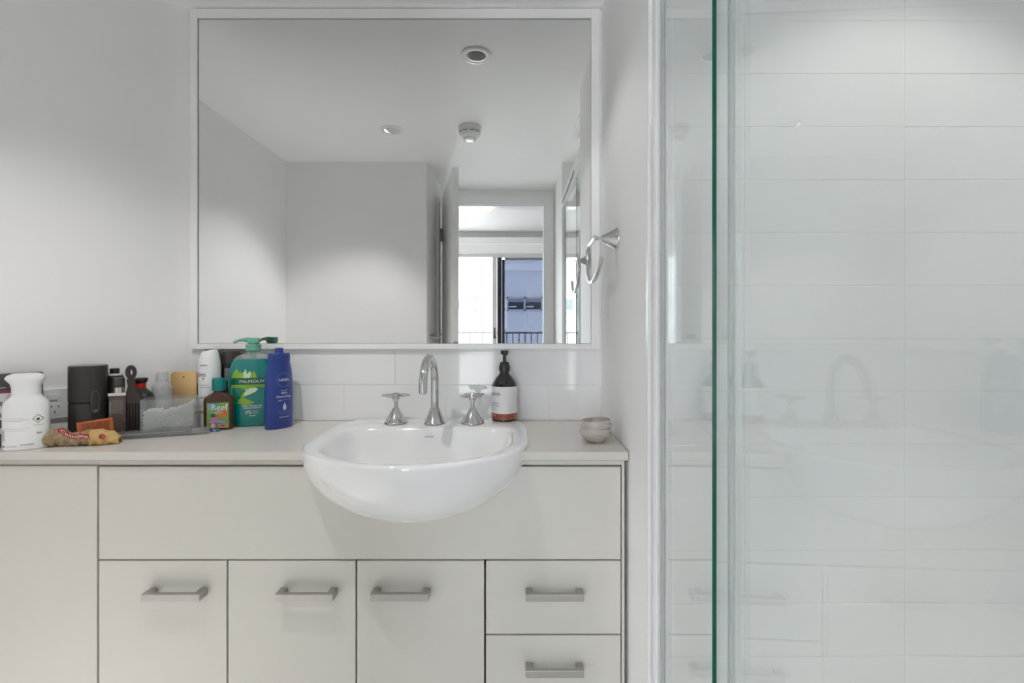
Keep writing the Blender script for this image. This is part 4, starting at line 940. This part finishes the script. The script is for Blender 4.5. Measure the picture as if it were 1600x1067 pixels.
for row in range(18):
    for col_ in range(23):
        x = 0.0055 + col_ * 0.00495 + (0.0024 if row % 2 else 0) + random.uniform(-.0005, .0005); z = 0.0045 + row * 0.0047 + random.uniform(-.0005, .0005)
        top = 0.064 + 0.003 * math.sin(x * 60) + max(0, (x - 0.05)) * 0.33
        if z < top and x < W_ - 0.005: bud(b, x, z, t_ + random.uniform(0.0004, 0.007), D_ - t_ - random.uniform(0.0004, 0.003), random.uniform(-.0015, .0015), random.uniform(-.001, .0015))
o = b.build('cotton_buds', mat('cotton', (0.86, 0.86, 0.86), 0.9), None, loc=(cbx.location.x, cbx.location.y, CT), rot=(0, 0, math.radians(24)))
o['kind'] = 'stuff'; o['label'] = 'heap of white cotton buds filling the clear box'; o['category'] = 'cotton buds'

# clear toothbrush case and toothbrush
a_ = Vector((X(166, 1.232), 1.232)); c_ = Vector((X(326, 1.312), 1.312)); d_ = c_ - a_
cs = thing('toothbrush_case', 'long clear plastic case lying in front of the cotton bud box', 'case', (a_.x, a_.y, CT), math.atan2(d_.y, d_.x))
Lc = d_.length; t_ = 0.0012
b = MB(); b.prism([(-0.004, 0.0), (Lc, 0.0), (Lc, 0.019), (0.022, 0.019)], 'y', 0, t_).prism([(-0.004, 0.0), (Lc, 0.0), (Lc, 0.019), (0.022, 0.019)], 'y', 0.019, 0.019 + t_)
b.box(0, Lc, t_, 0.019, 0, t_).box(0.022, Lc, t_, 0.019, 0.018, 0.019).box(Lc - t_, Lc, t_, 0.019, t_, 0.018)
b.build('case_shell', thin_glass('case_plastic', (0.78, 0.79, 0.80), milk=0.10), cs)
for sx in (0.12, 0.185): MB().box(sx, sx + 0.008, -0.0006, 0.0208, 0.0, 0.0196).build('snap_clip', CLEARP, cs, bevel=0.0005)
b = MB(); b.box(0.02, 0.17, 0.0002 - 0.0008, 0.0, 0.012, 0.0132).box(0.13, 0.2, -0.0008, 0.0, 0.0055, 0.0065)
b.build('moulded_rib', mat('rib_grey', (0.42, 0.42, 0.43), 0.3), cs)
tb_ = thing('toothbrush', 'toothbrush with a blue and grey handle inside the clear case', 'toothbrush', (a_.x, a_.y, CT + 0.0015), math.atan2(d_.y, d_.x))
MB().tube(smoothpath([(0.006, 0.009, 0.0052), (0.05, 0.010, 0.006), (0.11, 0.010, 0.006), (0.16, 0.010, 0.007), (0.185, 0.010, 0.007)], 4), 0.0045, 10).build('handle', mat('toothbrush_grey', (0.24, 0.245, 0.25), 0.35), tb_, smooth=True)
MB().box(0.0, 0.060, 0.002, 0.017, 0.0002, 0.0022).build('grip', mat('toothbrush_blue', (70, 104, 170), 0.35), tb_, bevel=0.0005)
MB().box(0.185, 0.207, 0.005, 0.015, 0.003, 0.015).build('bristles', mat('bristle_white', (0.7, 0.72, 0.75), 0.8), tb_)
rz = put('razor_cap', 'small blue plastic cap lying at the foot of the brown oil bottle', 'cap', 336.5, 1.343, 8)
MB().loft([(0, 0.0115, 0.0045, 3), (0.001, 0.0125, 0.0052, 3), (0.0055, 0.0125, 0.0052, 3), (0.007, 0.0105, 0.004, 3)], 30).build('shell', mat('cap_blue', (70, 100, 158), 0.3), rz, smooth=True)
MB().box(-0.0035, 0.003, -0.0058, 0.0, 0.0015, 0.0062).build('window', mat('cap_pale', (170, 186, 208), 0.3), rz)

# brown pump bottle on the basin deck
pb = thing('pump_bottle', 'dark amber pump bottle with a white and copper label on the basin corner', 'bottle', (X(788.2, 1.452), 1.452, DZ))
AMB = mat('dark_amber_glass', (14, 9, 8), 0.08, coat=0.6)
zq = lambda py: H(py, 1.452) - DZ
Rb = 0.0385
MB().lathe([(Rb - 0.002, 0), (Rb, 0.0015), (Rb, zq(603)), (Rb - 0.002, zq(599)), (Rb - 0.006, zq(595)), (Rb - 0.013, zq(589.5)), (0.0165, zq(584.5)), (0.0145, zq(581.5)), (0.0142, zq(579))], 52).build('body', AMB, pb, smooth=True)
MB().lathe([(0.0165, zq(579.5)), (0.0168, zq(571)), (0.0135, zq(568.8)), (0.0132, zq(565.6)), (0.007, zq(565))], 40).build('pump_collar', BLACKP, pb, smooth=True)
MB().lathe([(0.0052, zq(566)), (0.0052, zq(552))], 20).build('pump_stem', BLACKP, pb, smooth=True)
MB().loft([(zq(553.5), 0.0095, 0.0085, 2.5), (zq(552), 0.0115, 0.010, 2.5), (zq(549), 0.012, 0.0105, 2.5), (zq(547.5), 0.0105, 0.009, 2.5)], 28).tube([(0.002, -0.002, zq(550.5)), (0.005, -0.024, zq(550.5)), (0.006, -0.033, zq(552.5))], 0.0045, 12).build('pump_head', BLACKP, pb, smooth=True)
cb_ = cyl_front(Rb)
k0, k1 = -1.75 * Rb, 1.75 * Rb
patch(k0, k1, zq(643.2), zq(602.3), cb_, mat('paper_label', (0.76, 0.755, 0.75), 0.5, noise=0.01), pb, 'label', nu=40)
patch(k0, k1, zq(652.6), zq(643.2), cb_, mat('copper_band', (150, 84, 64), 0.3, metal=0.3), pb, 'copper_band', nu=40)
ce = cyl_front(Rb, 0, 0.0009)
text('sukin', 0.038, 0.0125, -0.0315, zq(612.5), ce, GI, pb)
text('FOAMING', 0.030, 0.0040, -0.0305, zq(627.3), ce, INK, pb); text('HAND WASH', 0.036, 0.0040, -0.0320, zq(631.0), ce, INK, pb)
patch(-0.046, -0.016, zq(634.5), zq(634.0), ce, GREY, pb, 'print_line', nz=1); patch(-0.046, -0.024, zq(637), zq(636.5), ce, GREY, pb, 'print_line', nz=1)
for q in (614, 618.2): patch(0.030, 0.040, zq(q + 0.4), zq(q), ce, GREY, pb, 'print_line', nz=1)
for q in (646.2, 650): patch(0.032, 0.045, zq(q + 0.9), zq(q), ce, mat('pale_pink_ink', (214, 180, 168), 0.5), pb, 'print_line', nz=1)
patch(-0.045, -0.026, zq(646.9), zq(646.0), ce, MATS['pale_pink_ink'], pb, 'print_line', nz=1)

# stacked glass tealight holders
GV = mat('frosted_taupe_glass', (0.74, 0.675, 0.635), 0.22, trans=0.3, noise=0.04)
def votive(label, x, y, z, tilt, s=1.0):
    t = thing('tealight_holder', label, 'candle holder', (x, y, z), 0, 'stacked glass tealight holders')
    t.rotation_euler = tilt
    p = [(0.019, 0), (0.022, 0.001), (0.030, 0.009), (0.0385, 0.0165), (0.0415, 0.019), (0.0425, 0.021), (0.0405, 0.023), (0.0375, 0.0235), (0.0370, 0.026), (0.0372, 0.0345), (0.0360, 0.0365), (0.0345, 0.0350), (0.0342, 0.024), (0.030, 0.014), (0.020, 0.006), (0.004, 0.005)]
    MB().lathe([(r * s, h * s) for r, h in p], 48).build('bowl', GV, t, smooth=True)
    return t
vx, vy = X(929.5, 1.228), 1.228
votive('lower of the two stacked taupe frosted glass tealight holders', vx, vy, CT + 0.0006, (0, math.radians(3), 0), 1.0)
votive('upper of the two stacked taupe frosted glass tealight holders', vx + 0.005, vy + 0.001, CT + 0.0205, (math.radians(-1), math.radians(-4), 0), 0.97)
